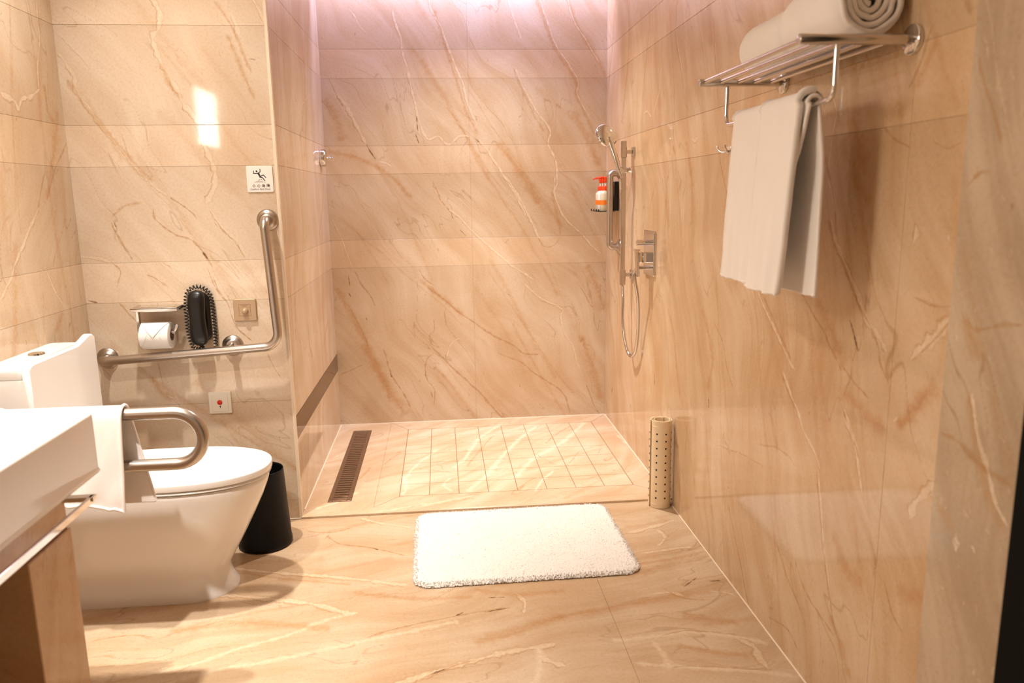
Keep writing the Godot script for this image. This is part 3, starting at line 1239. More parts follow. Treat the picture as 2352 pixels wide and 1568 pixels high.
func toilet_wall_things() -> void:
	var X := Vector3.RIGHT
	var Y := Vector3.UP
	var Z := Vector3.BACK
	# L-shaped grab bar, turned a little on the wall
	var g := thing("l_shaped_grab_bar", "brushed steel L-shaped grab bar on the wall behind the toilet", "grab bar", Vector3(0, 0, ZT))
	var zo := 0.070
	var a := Vector3(-1.288, 0.694, 0)
	var c := Vector3(-0.628, 0.733, 0)
	var e := Vector3(-0.651, 1.206, 0)
	var st := tool()
	var off := Vector3(0, 0, zo)
	tube(st, rounded([a + Vector3(0, 0, 0.01), a + off, c + off, e + off, e + Vector3(0, 0, 0.01)], 0.055, 10), 0.0168, 20)
	put("rail", st, M.steel, g)
	flange("flange", g, a, Z)
	flange("flange", g, e, Z)
	var p := Vector3(-0.818, 0.728, 0)
	flange("flange", g, p, Z)
	st = tool()
	tube(st, [p + Vector3(0, 0.004, 0.012), p + Vector3(0.0, -0.004, zo)], 0.011, 14)
	put("stay", st, M.steel, g)
	# paper holder with shelf
	var h := thing("toilet_paper_holder", "chrome toilet paper holder with a small flat shelf on top", "paper holder", Vector3(0, 0, ZT))
	st = tool()
	box(st, Vector3(-1.065, 0.893, 0.050), Vector3(0.168, 0.004, 0.10), 0.001)
	put("shelf", st, M.chrome, h)
	st = tool()
	box(st, Vector3(-1.065, 0.8895, 0.0975), Vector3(0.168, 0.015, 0.005), 0.001)
	for sx in [-1, 1]:
		box(st, Vector3(-1.065 + sx * 0.0815, 0.8895, 0.05), Vector3(0.005, 0.015, 0.09), 0.001)
	put("shelf_rim", st, M.chrome, h)
	st = tool()
	box(st, Vector3(-1.133, 0.845, 0.070), Vector3(0.010, 0.085, 0.018), 0.001)
	put("arm", st, M.chrome, h)
	st = tool()
	tube(st, [Vector3(-1.136, 0.798, 0.070), Vector3(-1.004, 0.798, 0.070)], 0.0085, 14)
	put("rod", st, M.chrome, h)
	st = tool()
	tube(st, [Vector3(-1.010, 0.799, 0.070), Vector3(-1.002, 0.812, 0.070), Vector3(-0.996, 0.829, 0.070)], 0.0065, 10)
	put("end_stop", st, M.chrome, h)
	var r := thing("toilet_paper_roll", "white toilet roll with a folded pointed end on the chrome holder", "toilet roll", Vector3(-1.070, 0.788, ZT + 0.070))
	st = tool()
	lathe(st, Vector3(-0.052, 0, 0), X, [[0.021, 0.001], [0.047, 0.0], [0.049, 0.001], [0.05, 0.003], [0.05, 0.101], [0.049, 0.103], [0.047, 0.104], [0.021, 0.103]], 44)
	put("paper", st, M.paper, r)
	st = tool()
	lathe(st, Vector3(-0.052, 0, 0), X, [[0.0205, 0.0], [0.0205, 0.104], [0.019, 0.104], [0.019, 0.0], [0.0205, 0.0]], 28)
	put("core", st, M.card, r)
	# loose sheet folded to a point: sides turned in over the front of the roll
	st = tool()
	var rows := []
	for k in 12:
		var an := deg_to_rad(78.0 - 78.0 * k / 11.0)
		var half := 0.0515 * (1.0 - pow(k / 11.0, 1.25))
		var row := []
		for j in 7:
			row.append(Vector3(lerpf(-half, half, j / 6.0), sin(an) * 0.0525, cos(an) * 0.0525))
		rows.append(row)
	skin(st, rows, false, 0, false)
	put("folded_end", st, M.paper, r)
	for s in [-1, 1]:
		st = tool()
		rows = []
		for k in 10:
			var an := deg_to_rad(20.0 - 62.0 * k / 9.0)
			var wd := 0.030 * (1.0 - pow(k / 9.0, 1.6)) + 0.001
			var row := []
			for j in 5:
				row.append(Vector3(s * (0.0515 - wd * j / 4.0), sin(an) * 0.0512, cos(an) * 0.0512))
			rows.append(row)
		skin(st, rows, false, 0, s > 0)
		put("folded_side", st, M.paper, r)
	# telephone
	var t := thing("wall_telephone", "black wall telephone handset with a coiled cord around it", "telephone", Vector3(-0.9255, 0.845, ZT))
	st = tool()
	rows = []
	for q in [[0.0, 0.028, 0.092], [0.012, 0.030, 0.096], [0.020, 0.027, 0.092], [0.024, 0.020, 0.084]]:
		rows.append(rrect(Vector3(0.006, 0.0, q[0]), X, Y, q[1], q[2], q[1] * 0.95, 8))
	skin(st, rows, true, 0, true)
	fan(st, rows[-1], Z)
	put("cradle", st, M.black_plastic, t)
	st = tool()
	rows = []
	var nn := 30
	for k in nn + 1:
		var f := float(k) / nn
		var y := lerpf(-0.108, 0.108, f)
		var end := sqrt(clampf(1.0 - pow(absf(2.0 * f - 1.0), 7.0), 0.0, 1.0))
		var waist := 1.0 - 0.13 * exp(-pow((f - 0.5) / 0.24, 2.0))
		var bow := 0.010 * (1.0 - pow(2.0 * f - 1.0, 2.0))
		var ww := 0.0335 * waist * end
		var dp := 0.020 * (0.9 + 0.25 * absf(2.0 * f - 1.0)) * end
		var ring := []
		for j in 24:
			var an := TAU * j / 24.0
			var cx := signf(cos(an)) * pow(absf(cos(an)), 0.75)
			var cz := signf(sin(an)) * pow(absf(sin(an)), 0.75)
			ring.append(Vector3(cx * maxf(ww, 0.0004), y, 0.042 + bow + cz * maxf(dp, 0.0004)))
		rows.append(ring)
	skin(st, rows, true, 0, true)
	var hset := put("handset", st, M.black_plastic, t)
	st = tool()
	lathe(st, Vector3(0.004, -0.066, 0.0605), Z, [[0.0, 0.006], [0.006, 0.0055], [0.0075, 0.004], [0.0075, 0.0]], 20)
	var mk := put("red_mark", st, M.red_mark, hset, "small red mark on the handset")
	mk.scale = Vector3(1.25, 0.55, 1.0)
	mk.position = Vector3(-0.001, -0.03, 0.0)
	st = tool()
	box(st, Vector3(0.004, -0.0735, 0.0655), Vector3(0.014, 0.0018, 0.002), 0.0003)
	put("pale_mark", st, M.switch_white, hset)
	# coiled cord: from the foot of the handset up the left, over the top and down the right
	var lead := [Vector3(0.004, -0.106, 0.040), Vector3(-0.004, -0.122, 0.030), Vector3(-0.034, -0.116, 0.022), Vector3(-0.047, -0.06, 0.026), Vector3(-0.048, 0.0, 0.027), Vector3(-0.046, 0.06, 0.026), Vector3(-0.037, 0.098, 0.022), Vector3(-0.012, 0.116, 0.014), Vector3(0.018, 0.112, 0.014), Vector3(0.042, 0.085, 0.013), Vector3(0.047, 0.04, 0.012), Vector3(0.048, -0.02, 0.011), Vector3(0.048, -0.07, 0.011), Vector3(0.046, -0.118, 0.011)]
	var line := spline(lead, 24)
	var coil := []
	var acc := 0.0
	for i in line.size() - 1:
		var d: Vector3 = (line[i + 1] - line[i])
		var tdir := d.normalized()
		var n1 := Z
		n1 = (n1 - tdir * n1.dot(tdir)).normalized()
		var n2 := tdir.cross(n1)
		var sub := 3
		for k in sub:
			var ph := acc + d.length() * k / sub
			var an := ph / 0.0122 * TAU
			coil.append(line[i] + d * (float(k) / sub) + (n1 * cos(an) + n2 * sin(an)) * 0.0068)
		acc += d.length()
	st = tool()
	tube(st, coil, 0.0020, 6)
	put("coiled_cord", st, M.cord_black, t)
	st = tool()
	tube(st, spline([Vector3(0.004, -0.104, 0.044), Vector3(0.006, -0.116, 0.040), Vector3(0.002, -0.13, 0.030)], 6), 0.0035, 8)
	put("strain_relief", st, M.black_plastic, hset)
	# dimmer
	var d := thing("dimmer_switch", "champagne square wall switch with a round dimmer knob", "switch", Vector3(-0.7605, 0.866, ZT))
	st = tool()
	plate(st, Vector3.ZERO, X, Y, Z, 0.043, 0.043, 0.006, 0.009, 0.003)
	put("plate", st, M.switch_champagne, d)
	st = tool()
	for s in [-1, 1]:
		box(st, Vector3(s * 0.0215, 0, 0.0090), Vector3(0.0008, 0.044, 0.0006), 0.0)
		box(st, Vector3(0, s * 0.0225, 0.0090), Vector3(0.044, 0.0008, 0.0006), 0.0)
	put("inset_line", st, M.print_brown, d)
	st = tool()
	lathe(st, Vector3(0.0015, -0.004, 0.0085), Z, [[0.012, 0.0], [0.012, 0.002], [0.0105, 0.003], [0.0100, 0.014], [0.009, 0.016], [0.0, 0.0165]], 28)
	put("knob", st, M.switch_champagne, d)
	st = tool()
	for k in 9:
		box(st, Vector3(-0.0125 + k * 0.0031, 0.0185, 0.0091), Vector3(0.0022, 0.0013, 0.0004), 0.0)
	for k in 4:
		box(st, Vector3(-0.0055 + k * 0.0038, 0.0150, 0.0091), Vector3(0.0020, 0.0018, 0.0004), 0.0)
	put("printed_marks", st, M.print_brown, d)
	# emergency call
	var em := thing("emergency_call_button", "cream square wall plate with a round red button", "call button", Vector3(-0.884, 0.5025, ZT))
	st = tool()
	plate(st, Vector3.ZERO, X, Y, Z, 0.0425, 0.0435, 0.003, 0.009, 0.002)
	put("plate", st, M.switch_white, em)
	st = tool()
	plate(st, Vector3(0, 0, 0.0088), X, Y, Z, 0.031, 0.036, 0.006, 0.0022, 0.0015)
	var fc := put("face", st, M.switch_white, em)
	st = tool()
	lathe(st, Vector3(0.0, 0.002, 0.010), Z, [[0.0098, 0.0], [0.0098, 0.003], [0.0085, 0.0042], [0.0, 0.0045]], 26)
	put("button", st, M.red_button, fc, "round orange-red push button")
	st = tool()
	lathe(st, Vector3(0.0005, -0.0145, 0.0108), Z, [[0.0026, 0.0], [0.0026, 0.0006], [0.0, 0.0006]], 14)
	box(st, Vector3(0.0005, -0.0185, 0.0111), Vector3(0.0016, 0.006, 0.0006), 0.0)
	put("keyhole_mark", st, M.print_dark, fc)
	# wet floor sign
	var sg := thing("wet_floor_sign", "small white square wall sign with a slipping figure", "sign", Vector3(-0.668, 1.358, ZT))
	st = tool()
	plate(st, Vector3.ZERO, X, Y, Z, 0.048, 0.0485, 0.005, 0.004, 0.001)
	put("board", st, M.label_white, sg)
	var sm := mat("sign_print", Color.WHITE, 0.3)
	sm.albedo_texture = sign_print()
	st = tool()
	uvf = func(q: Vector3) -> Vector2: return Vector2(0.5 + q.x / 0.096, 0.5 - q.y / 0.097)
	fan(st, rrect(Vector3(0, 0, 0.0042), X, Y, 0.0465, 0.047, 0.0045), Z)
	put("printed_face", st, sm, sg)
	uvf = null
	lettering("lettering", "Caution Wet Floor", 0.0092, 0.0003, M.print_dark, sg, Vector3(0.0, -0.0375, 0.0045))

# ---------------------------------------------------------------- in the shower
func shower_things() -> void:
	var X := Vector3.RIGHT
	var Y := Vector3.UP
	var Z := Vector3.BACK
	var W := Vector3.LEFT
	# slide rail
	var zr := -3.65
	var s := thing("shower_slide_rail", "flat chrome slide rail on the right shower wall", "shower rail", Vector3(XR, 0, zr))
	var st := tool()
	box(st, Vector3(-0.050, 1.185, 0), Vector3(0.022, 0.675, 0.010), 0.002)
	put("rail", st, M.chrome_soft, s)
	for y in [1.477, 0.896]:
		st = tool()
		box(st, Vector3(-0.024, y, 0), Vector3(0.044, 0.018, 0.014), 0.0015)
		put("arm", st, M.chrome_soft, s)
		st = tool()
		box(st, Vector3(-0.005, y, 0), Vector3(0.010, 0.045, 0.040), 0.002)
		put("wall_plate", st, M.chrome_soft, s)
		st = tool()
		box(st, Vector3(-0.050, y + (0.012 if y > 1.0 else -0.012), 0), Vector3(0.027, 0.078, 0.016), 0.003)
		put("end_sleeve", st, M.chrome_soft, s)
	st = tool()
	box(st, Vector3(-0.050, 1.5235, 0), Vector3(0.022, 0.004, 0.012), 0.001)
	put("end_cap", st, M.black_plastic, s)
	st = tool()
	box(st, Vector3(-0.050, 1.392, 0.004), Vector3(0.034, 0.024, 0.030), 0.004)
	tube(st, [Vector3(-0.05, 1.392, 0.0), Vector3(-0.018, 1.398, 0.006)], 0.009, 14)
	tube(st, [Vector3(-0.052, 1.385, 0.016), Vector3(-0.078, 1.396, 0.020)], [0.014, 0.017], 16)
	put("slider", st, M.chrome_soft, s)
	# hand shower
	var hs := thing("hand_shower", "chrome hand shower with a round head in the slide rail holder", "hand shower", Vector3(XR, 0, zr))
	var top := Vector3(-0.128, 1.545, 0.016)
	var low := Vector3(-0.073, 1.385, 0.024)
	st = tool()
	var path := [low, low.lerp(top, 0.25), low.lerp(top, 0.5), low.lerp(top, 0.75), top]
	tube(st, path, [0.0105, 0.0125, 0.0145, 0.0155, 0.017], 18)
	var hn := put("handle", st, M.chrome, hs)
	st = tool()
	var ax := Vector3(-0.30, -0.40, -0.86).normalized()
	var hc := Vector3(-0.131, 1.557, 0.004)
	lathe(st, hc - ax * 0.012, ax, [[0.0, -0.006], [0.02, -0.005], [0.042, 0.000], [0.054, 0.009], [0.059, 0.018], [0.059, 0.024], [0.055, 0.028]], 40)
	var hd := put("head", st, M.chrome, hs)
	st = tool()
	lathe(st, hc - ax * 0.012, ax, [[0.055, 0.027], [0.05, 0.0285], [0.0, 0.029]], 36)
	put("spray_face", st, M.chrome_soft, hd)
	st = tool()
	tube(st, [low, low + (low - top).normalized() * 0.03], [0.0085, 0.0075], 14)
	put("hose_nut", st, M.chrome, hn)
	# mixer
	var zm := -3.328
	var m := thing("shower_mixer", "chrome shower mixer with a square lever on a rounded plate", "shower mixer", Vector3(XR, 0, zm))
	st = tool()
	plate(st, Vector3(0, 1.0235, 0), Z, Y, W, 0.083, 0.099, 0.010, 0.011, 0.003)
	put("wall_plate", st, M.chrome, m)
	st = tool()
	lathe(st, Vector3(-0.008, 1.070, 0), W, [[0.0125, 0.0], [0.0125, 0.030], [0.0115, 0.031], [0.0115, 0.034], [0.0125, 0.035], [0.0125, 0.056], [0.011, 0.058], [0.0, 0.0585]], 26, false)
	put("diverter_knob", st, M.chrome, m)
	st = tool()
	box(st, Vector3(-0.024, 1.004, 0), Vector3(0.030, 0.044, 0.044), 0.002)
	put("body", st, M.chrome, m)
	st = tool()
	lathe(st, Vector3(-0.036, 1.004, 0), W, [[0.019, 0.0], [0.017, 0.004], [0.017, 0.008]], 24)
	box(st, Vector3(-0.050, 1.004, 0), Vector3(0.018, 0.046, 0.040), 0.004)
	put("neck", st, M.chrome, m)
	st = tool()
	box(st, Vector3.ZERO, Vector3(0.009, 0.118, 0.040), 0.0015, Transform3D(Basis(Z, 0.06), Vector3(-0.0625, 0.978, 0)))
	var lv := put("lever", st, M.chrome, m)
	st = tool()
	box(st, Vector3(-0.064, 1.037, 0), Vector3(0.020, 0.010, 0.042), 0.0015)
	put("lever_cap", st, M.chrome, lv)
	st = tool()
	tube(st, rounded([Vector3(-0.008, 0.955, -0.025), Vector3(-0.055, 0.955, -0.030), Vector3(-0.066, 0.925, -0.032)], 0.015), 0.010, 14)
	put("hose_outlet", st, M.chrome, m)
	# hose
	var h := thing("shower_hose", "silvery shower hose hanging in a loop beneath the slide rail", "hose", Vector3.ZERO)
	var pts := [Vector3(XR - 0.070, 1.352, zr + 0.018), Vector3(XR - 0.056, 1.25, zr - 0.018), Vector3(XR - 0.049, 1.05, zr - 0.019), Vector3(XR - 0.046, 0.86, zr - 0.018), Vector3(XR - 0.046, 0.78, zr), Vector3(XR - 0.048, 0.66, zr + 0.01), Vector3(XR - 0.040, 0.55, zr + 0.05), Vector3(XR - 0.030, 0.512, zr + 0.10), Vector3(XR - 0.024, 0.55, zr + 0.17), Vector3(XR - 0.026, 0.66, zr + 0.22), Vector3(XR - 0.040, 0.80, zr + 0.265), Vector3(XR - 0.060, 0.895, zr + 0.286), Vector3(XR - 0.066, 0.93, zr + 0.290)]
	var line := spline(pts, 30)
	var rad := []
	for i in line.size():
		rad.append(0.0072 + (0.0007 if i % 2 == 0 else 0.0))
	st = tool()
	tube(st, line, rad, 12)
	put("sheath", st, M.chrome_soft, h)
	# vertical grab bar
	var g := thing("vertical_grab_bar", "short vertical brushed steel grab bar on the right shower wall", "grab bar", Vector3(XR, 0, -3.925))
	st = tool()
	tube(st, rounded([Vector3(-0.012, 1.388, 0), Vector3(-0.055, 1.388, 0), Vector3(-0.055, 1.012, 0), Vector3(-0.012, 1.012, 0)], 0.045, 9), 0.0165, 18)
	put("rail", st, M.steel, g)
	for y in [1.388, 1.012]:
		flange("flange", g, Vector3(0, y, 0), W, 0.04)
	# bottle caddy and three bottles
	var zc := -4.05
	var c := thing("bottle_caddy", "dark wall bracket holding three pump bottles in the shower", "caddy", Vector3(XR, 0, zc))
	st = tool()
	box(st, Vector3(-0.012, 1.272, 0.0), Vector3(0.024, 0.150, 0.19), 0.003)
	put("back_plate", st, M.charcoal, c)
	st = tool()
	box(st, Vector3(-0.062, 1.1945, 0.0), Vector3(0.085, 0.003, 0.19), 0.001)
	for k in 4:
		box(st, Vector3(-0.106, 1.200, -0.0945 + k * 0.063), Vector3(0.006, 0.012, 0.003), 0.001)
	put("tray", st, M.charcoal, c)
	var names := ["pump bottle nearest the wall bracket's front end, orange pump", "middle one of three orange pump bottles", "pump bottle at the far end, next to the back wall"]
	for k in 3:
		var b := thing("pump_bottle", names[k], "bottle", Vector3(XR - 0.064, 1.1962, zc + 0.063 - k * 0.063), "pump bottles in the shower")
		st = tool()
		var rows := []
		for q in [[0.0, 0.024, 0.022], [0.003, 0.026, 0.024], [0.085, 0.026, 0.024], [0.094, 0.024, 0.021], [0.101, 0.016, 0.015], [0.104, 0.0125, 0.0125], [0.110, 0.012, 0.012]]:
			rows.append(rrect(Vector3(0, q[0], 0), X, Z, q[1], q[2], q[1] * 0.7, 5))
		skin(st, rows, true, 0, false)
		fan(st, rows[0], Vector3.DOWN)
		fan(st, rows[-1], Y)
		var bd := put("body", st, M.bottle_clear if k != 1 else M.label_white, b)
		st = tool()
		lathe(st, Vector3(0, 0.106, 0), Y, [[0.0145, 0.0], [0.0150, 0.004], [0.0150, 0.020], [0.0135, 0.023], [0.0, 0.023]], 24)
		put("collar", st, M.orange, b)
		st = tool()
		tube(st, [Vector3(0, 0.126, 0), Vector3(0, 0.152, 0)], 0.0042, 10)
		put("stem", st, M.label_white, b)
		st = tool()
		lathe(st, Vector3(0, 0.146, 0), Y, [[0.0075, 0.0], [0.0085, 0.004], [0.0095, 0.026], [0.009, 0.030], [0.0, 0.031]], 18)
		tube(st, [Vector3(0, 0.171, 0), Vector3(-0.025, 0.172, 0.004), Vector3(-0.042, 0.165, 0.008)], [0.006, 0.0045, 0.003], 10)
		put("pump_head", st, M.orange, b)
		st = tool()
		rows = [rrect(Vector3(0, 0.032, 0), X, Z, 0.0264, 0.0244, 0.0184, 5), rrect(Vector3(0, 0.056, 0), X, Z, 0.0264, 0.0244, 0.0184, 5)]
		skin(st, rows, true, 0, false)
		put("label", st, M.orange_label, bd, "orange label band")
	# round knob on the shower's left side wall
	var kn := thing("wall_clothesline_case", "round chrome case with a small pin on the shower's side wall", "clothesline", Vector3(XS, 1.487, -4.09))
	st = tool()
	lathe(st, Vector3.ZERO, X, [[0.0, 0.0], [0.043, 0.0], [0.0435, 0.004], [0.0435, 0.020], [0.041, 0.028], [0.035, 0.032], [0.0, 0.034]], 40)
	put("case", st, M.chrome, kn)
	st = tool()
	lathe(st, Vector3(0.032, 0, 0), X, [[0.006, 0.0], [0.006, 0.006], [0.004, 0.007], [0.004, 0.010], [0.0075, 0.011], [0.0075, 0.018], [0.004, 0.019], [0.003, 0.024], [0.0055, 0.026], [0.005, 0.031], [0.0, 0.032]], 20)
	put("pin", st, M.chrome, kn)

# ---------------------------------------------------------------- right wall
func right_wall_things() -> void:
	var Y := Vector3.UP
	var Z := Vector3.BACK
	var W := Vector3.LEFT
	var ys := 1.565
	var zn := -1.478
	var zf := -2.049
	var t := thing("towel_shelf", "chrome towel shelf of round bars with a hanging rail below", "towel shelf", Vector3(XR, ys, (zn + zf) / 2.0))
	var hl := (zn - zf) / 2.0
	var st: SurfaceTool
	for s in [1, -1]:
		st = tool()
		lathe(st, Vector3(-0.0105, 0, s * hl), W, [[0.010, 0.0], [0.010, 0.222], [0.0095, 0.2235], [0.008, 0.2245], [0.0, 0.2245]], 22)
		put("side_arm", st, M.chrome_soft, t)
		st = tool()
		lathe(st, Vector3(0, 0, s * hl), W, [[0.0, 0.0], [0.028, 0.0], [0.0285, 0.002], [0.0285, 0.009], [0.027, 0.0105], [0.0, 0.0105]], 36)
		put("wall_flange", st, M.chrome, t)
	for x in [0.704, 0.748, 0.795, 0.839, 0.883]:
		st = tool()
		tube(st, [Vector3(x - XR, 0.001, -hl + 0.006), Vector3(x - XR, 0.001, hl - 0.006)], 0.0055, 14)
		put("shelf_bar", st, M.chrome_soft, t)
	st = tool()
	var hx := 0.768 - XR
	tube(st, rounded([Vector3(hx, -0.005, hl), Vector3(hx, 1.456 - ys, hl), Vector3(hx, 1.456 - ys, -hl), Vector3(hx, -0.005, -hl)], 0.026, 8), 0.0055, 14)
	put("hanging_rail", st, M.chrome, t)
	# rolled towels
	rolled(Vector3(0.845, ys + 0.0066 + 0.073, -1.630), 0.073, 0.135, "rolled white bath towel at the near end of the shelf", 5)
	rolled(Vector3(0.850, ys + 0.0066 + 0.066, -1.905), 0.066, 0.128, "rolled white bath towel at the far end of the shelf", 8)
	bath_towel()
	# small hook half hidden by the hanging towel
	var h := thing("double_robe_hook", "small chrome double hook on the wall, half behind the hanging towel", "hook", Vector3(XR, 1.413, -2.415))
	st = tool()
	plate(st, Vector3.ZERO, Z, Y, W, 0.017, 0.012, 0.002, 0.009, 0.0015)
	put("plate", st, M.chrome, h)
	for s in [1, -1]:
		st = tool()
		tube(st, spline([Vector3(-0.006, -0.002, s * 0.008), Vector3(-0.020, -0.005, s * 0.022), Vector3(-0.030, 0.002, s * 0.032), Vector3(-0.033, 0.014, s * 0.035)], 6), 0.0036, 10)
		put("prong", st, M.chrome, h)

func rolled(c: Vector3, r: float, half: float, label: String, sd: int) -> void:
	var t := thing("rolled_towel", label, "rolled towel", c, "rolled towels on the shelf")
	var nz := FastNoiseLite.new()
	nz.seed = sd
	nz.frequency = 1.0
	# outside: soft cylinder
	var rows := []
	for k in 25:
		var f := -1.0 + 2.0 * k / 24.0
		var e := 1.0 - 0.22 * pow(absf(f), 14.0)
		var ring := []
		for j in 56:
			var a := TAU * j / 56.0
			var rr := r * e * (1.0 + 0.02 * nz.get_noise_3d(cos(a) * 1.6, sin(a) * 1.6, f * 1.4))
			var y := sin(a) * rr
			y = maxf(y, -r * 0.985)
			ring.append(Vector3(cos(a) * rr * 1.02, y, f * half))
		rows.append(ring)
	var st := tool()
	skin(st, rows, true, 0, true)
	put("outer_layer", st, M.terry, t)
	# both ends: one thick sheet wound in a spiral
	for s in [-1, 1]:
		st = tool()
		var path := []
		var rad := []
		var turns := 4.3
		var n := 150
		for k in n:
			var f := float(k) / n
			var a := f * turns * TAU + 0.6 * sd
			var rr := r * (0.88 - 0.78 * f)
			rr *= 1.0 + 0.10 * nz.get_noise_2d(a * 0.9, 4.0)
			path.append(Vector3(cos(a) * rr, sin(a) * rr, s * (half - 0.004 - 0.012 * f)))
			rad.append(r * 0.083)
		tube(st, path, rad, 8)
		put("spiral_end", st, M.terry, t)

# a doubled towel over the hanging rail: two front folds, one behind
func bath_towel() -> void:
	var x0 := 0.768
	var y0 := 1.456
	var t := thing("hanging_bath_towel", "white towel folded in panels over the rail below the shelf", "towel", Vector3(x0, y0, -1.75))
	var nz := FastNoiseLite.new()
	nz.seed = 15
	nz.frequency = 1.0
	# [called, z far, z near, front thickness, front length, back length, spread]
	for q in [["back_fold", -1.915, -1.556, 0.0165, 0.12, 0.395, 0.010, 0], ["front_fold", -1.930, -1.745, 0.027, 0.389, 0.10, 0.016, 1], ["overlapping_fold", -1.762, -1.574, 0.030, 0.397, 0.08, 0.020, 2]]:
		var za: float = q[1] + 1.75
		var zb: float = q[2] + 1.75
		var rt: float = q[3]
		var lf: float = q[4]
		var lb: float = q[5]
		var prof := []
		for k in 19:
			prof.append([-1, lf * (1.0 - k / 18.0)])
		for k in range(1, 12):
			prof.append([0, PI * k / 12.0])
		for k in 13:
			prof.append([1, lb * k / 12.0])
		var n := 22
		var outer := []
		var inner := []
		for i in prof.size():
			var ro := []
			var ri := []
			for j in n + 1:
				var f := float(j) / n
				var z := lerpf(za, zb, f)
				var ex := 0.0
				var ey := 0.0
				var nx := Vector3.LEFT
				if prof[i][0] == 0:
					var a: float = prof[i][1]
					ex = -cos(a) * rt
					ey = sin(a) * rt
					nx = Vector3(-cos(a), sin(a), 0)
				else:
					ex = prof[i][0] * rt
					ey = -prof[i][1]
					nx = Vector3(prof[i][0], 0, 0)
				var d := clampf(-ey / lf, 0.0, 1.0)
				# the sheet hangs in shallow folds that open towards the hem
				var wav := nz.get_noise_2d(z * 11.0 + q[7] * 9.0, d * 0.8) * 0.010 * d + sin(z * 120.0 + q[7]) * 0.0022 * d
				if prof[i][0] < 0:
					ex -= q[6] * 0.55 * d * (0.75 + 0.25 * sin(f * PI)) - wav
				else:
					ex += 0.018 * d + wav * 0.4
				var roll := pow(absf(2.0 * f - 1.0), 10.0)
				ex += -signf(float(prof[i][0])) * 0.006 * roll
				var zz := z - 0.042 * d * (1.0 if prof[i][0] < 0 else 0.1)
				if i == 0 or i == prof.size() - 1:
					ey += nz.get_noise_2d(z * 40.0, 7.0) * 0.004
				ro.append(Vector3(ex, ey, zz))
				ri.append(Vector3(ex, ey, zz) - nx * 0.009 * (1.0 - 0.8 * roll))
			outer.append(ro)
			inner.append(ri)
		var st := tool()
		skin(st, outer, false, 0, true)
		skin(st, inner, false, 0, false)
		for e in [0, n]:
			var lip := []
			for i in outer.size():
				lip.append((outer[i][e] + inner[i][e]) / 2.0)
			tube(st, lip.slice(0, 26) if q[7] == 2 and e == n else lip, 0.0085 if q[7] == 2 and e == n else 0.0045, 8)
		for i in [0, outer.size() - 1]:
			var hem := []
			for j in n + 1:
				hem.append((outer[i][j] + inner[i][j]) / 2.0)
			tube(st, hem, 0.005, 8)
		put(q[0], st, M.terry, t)

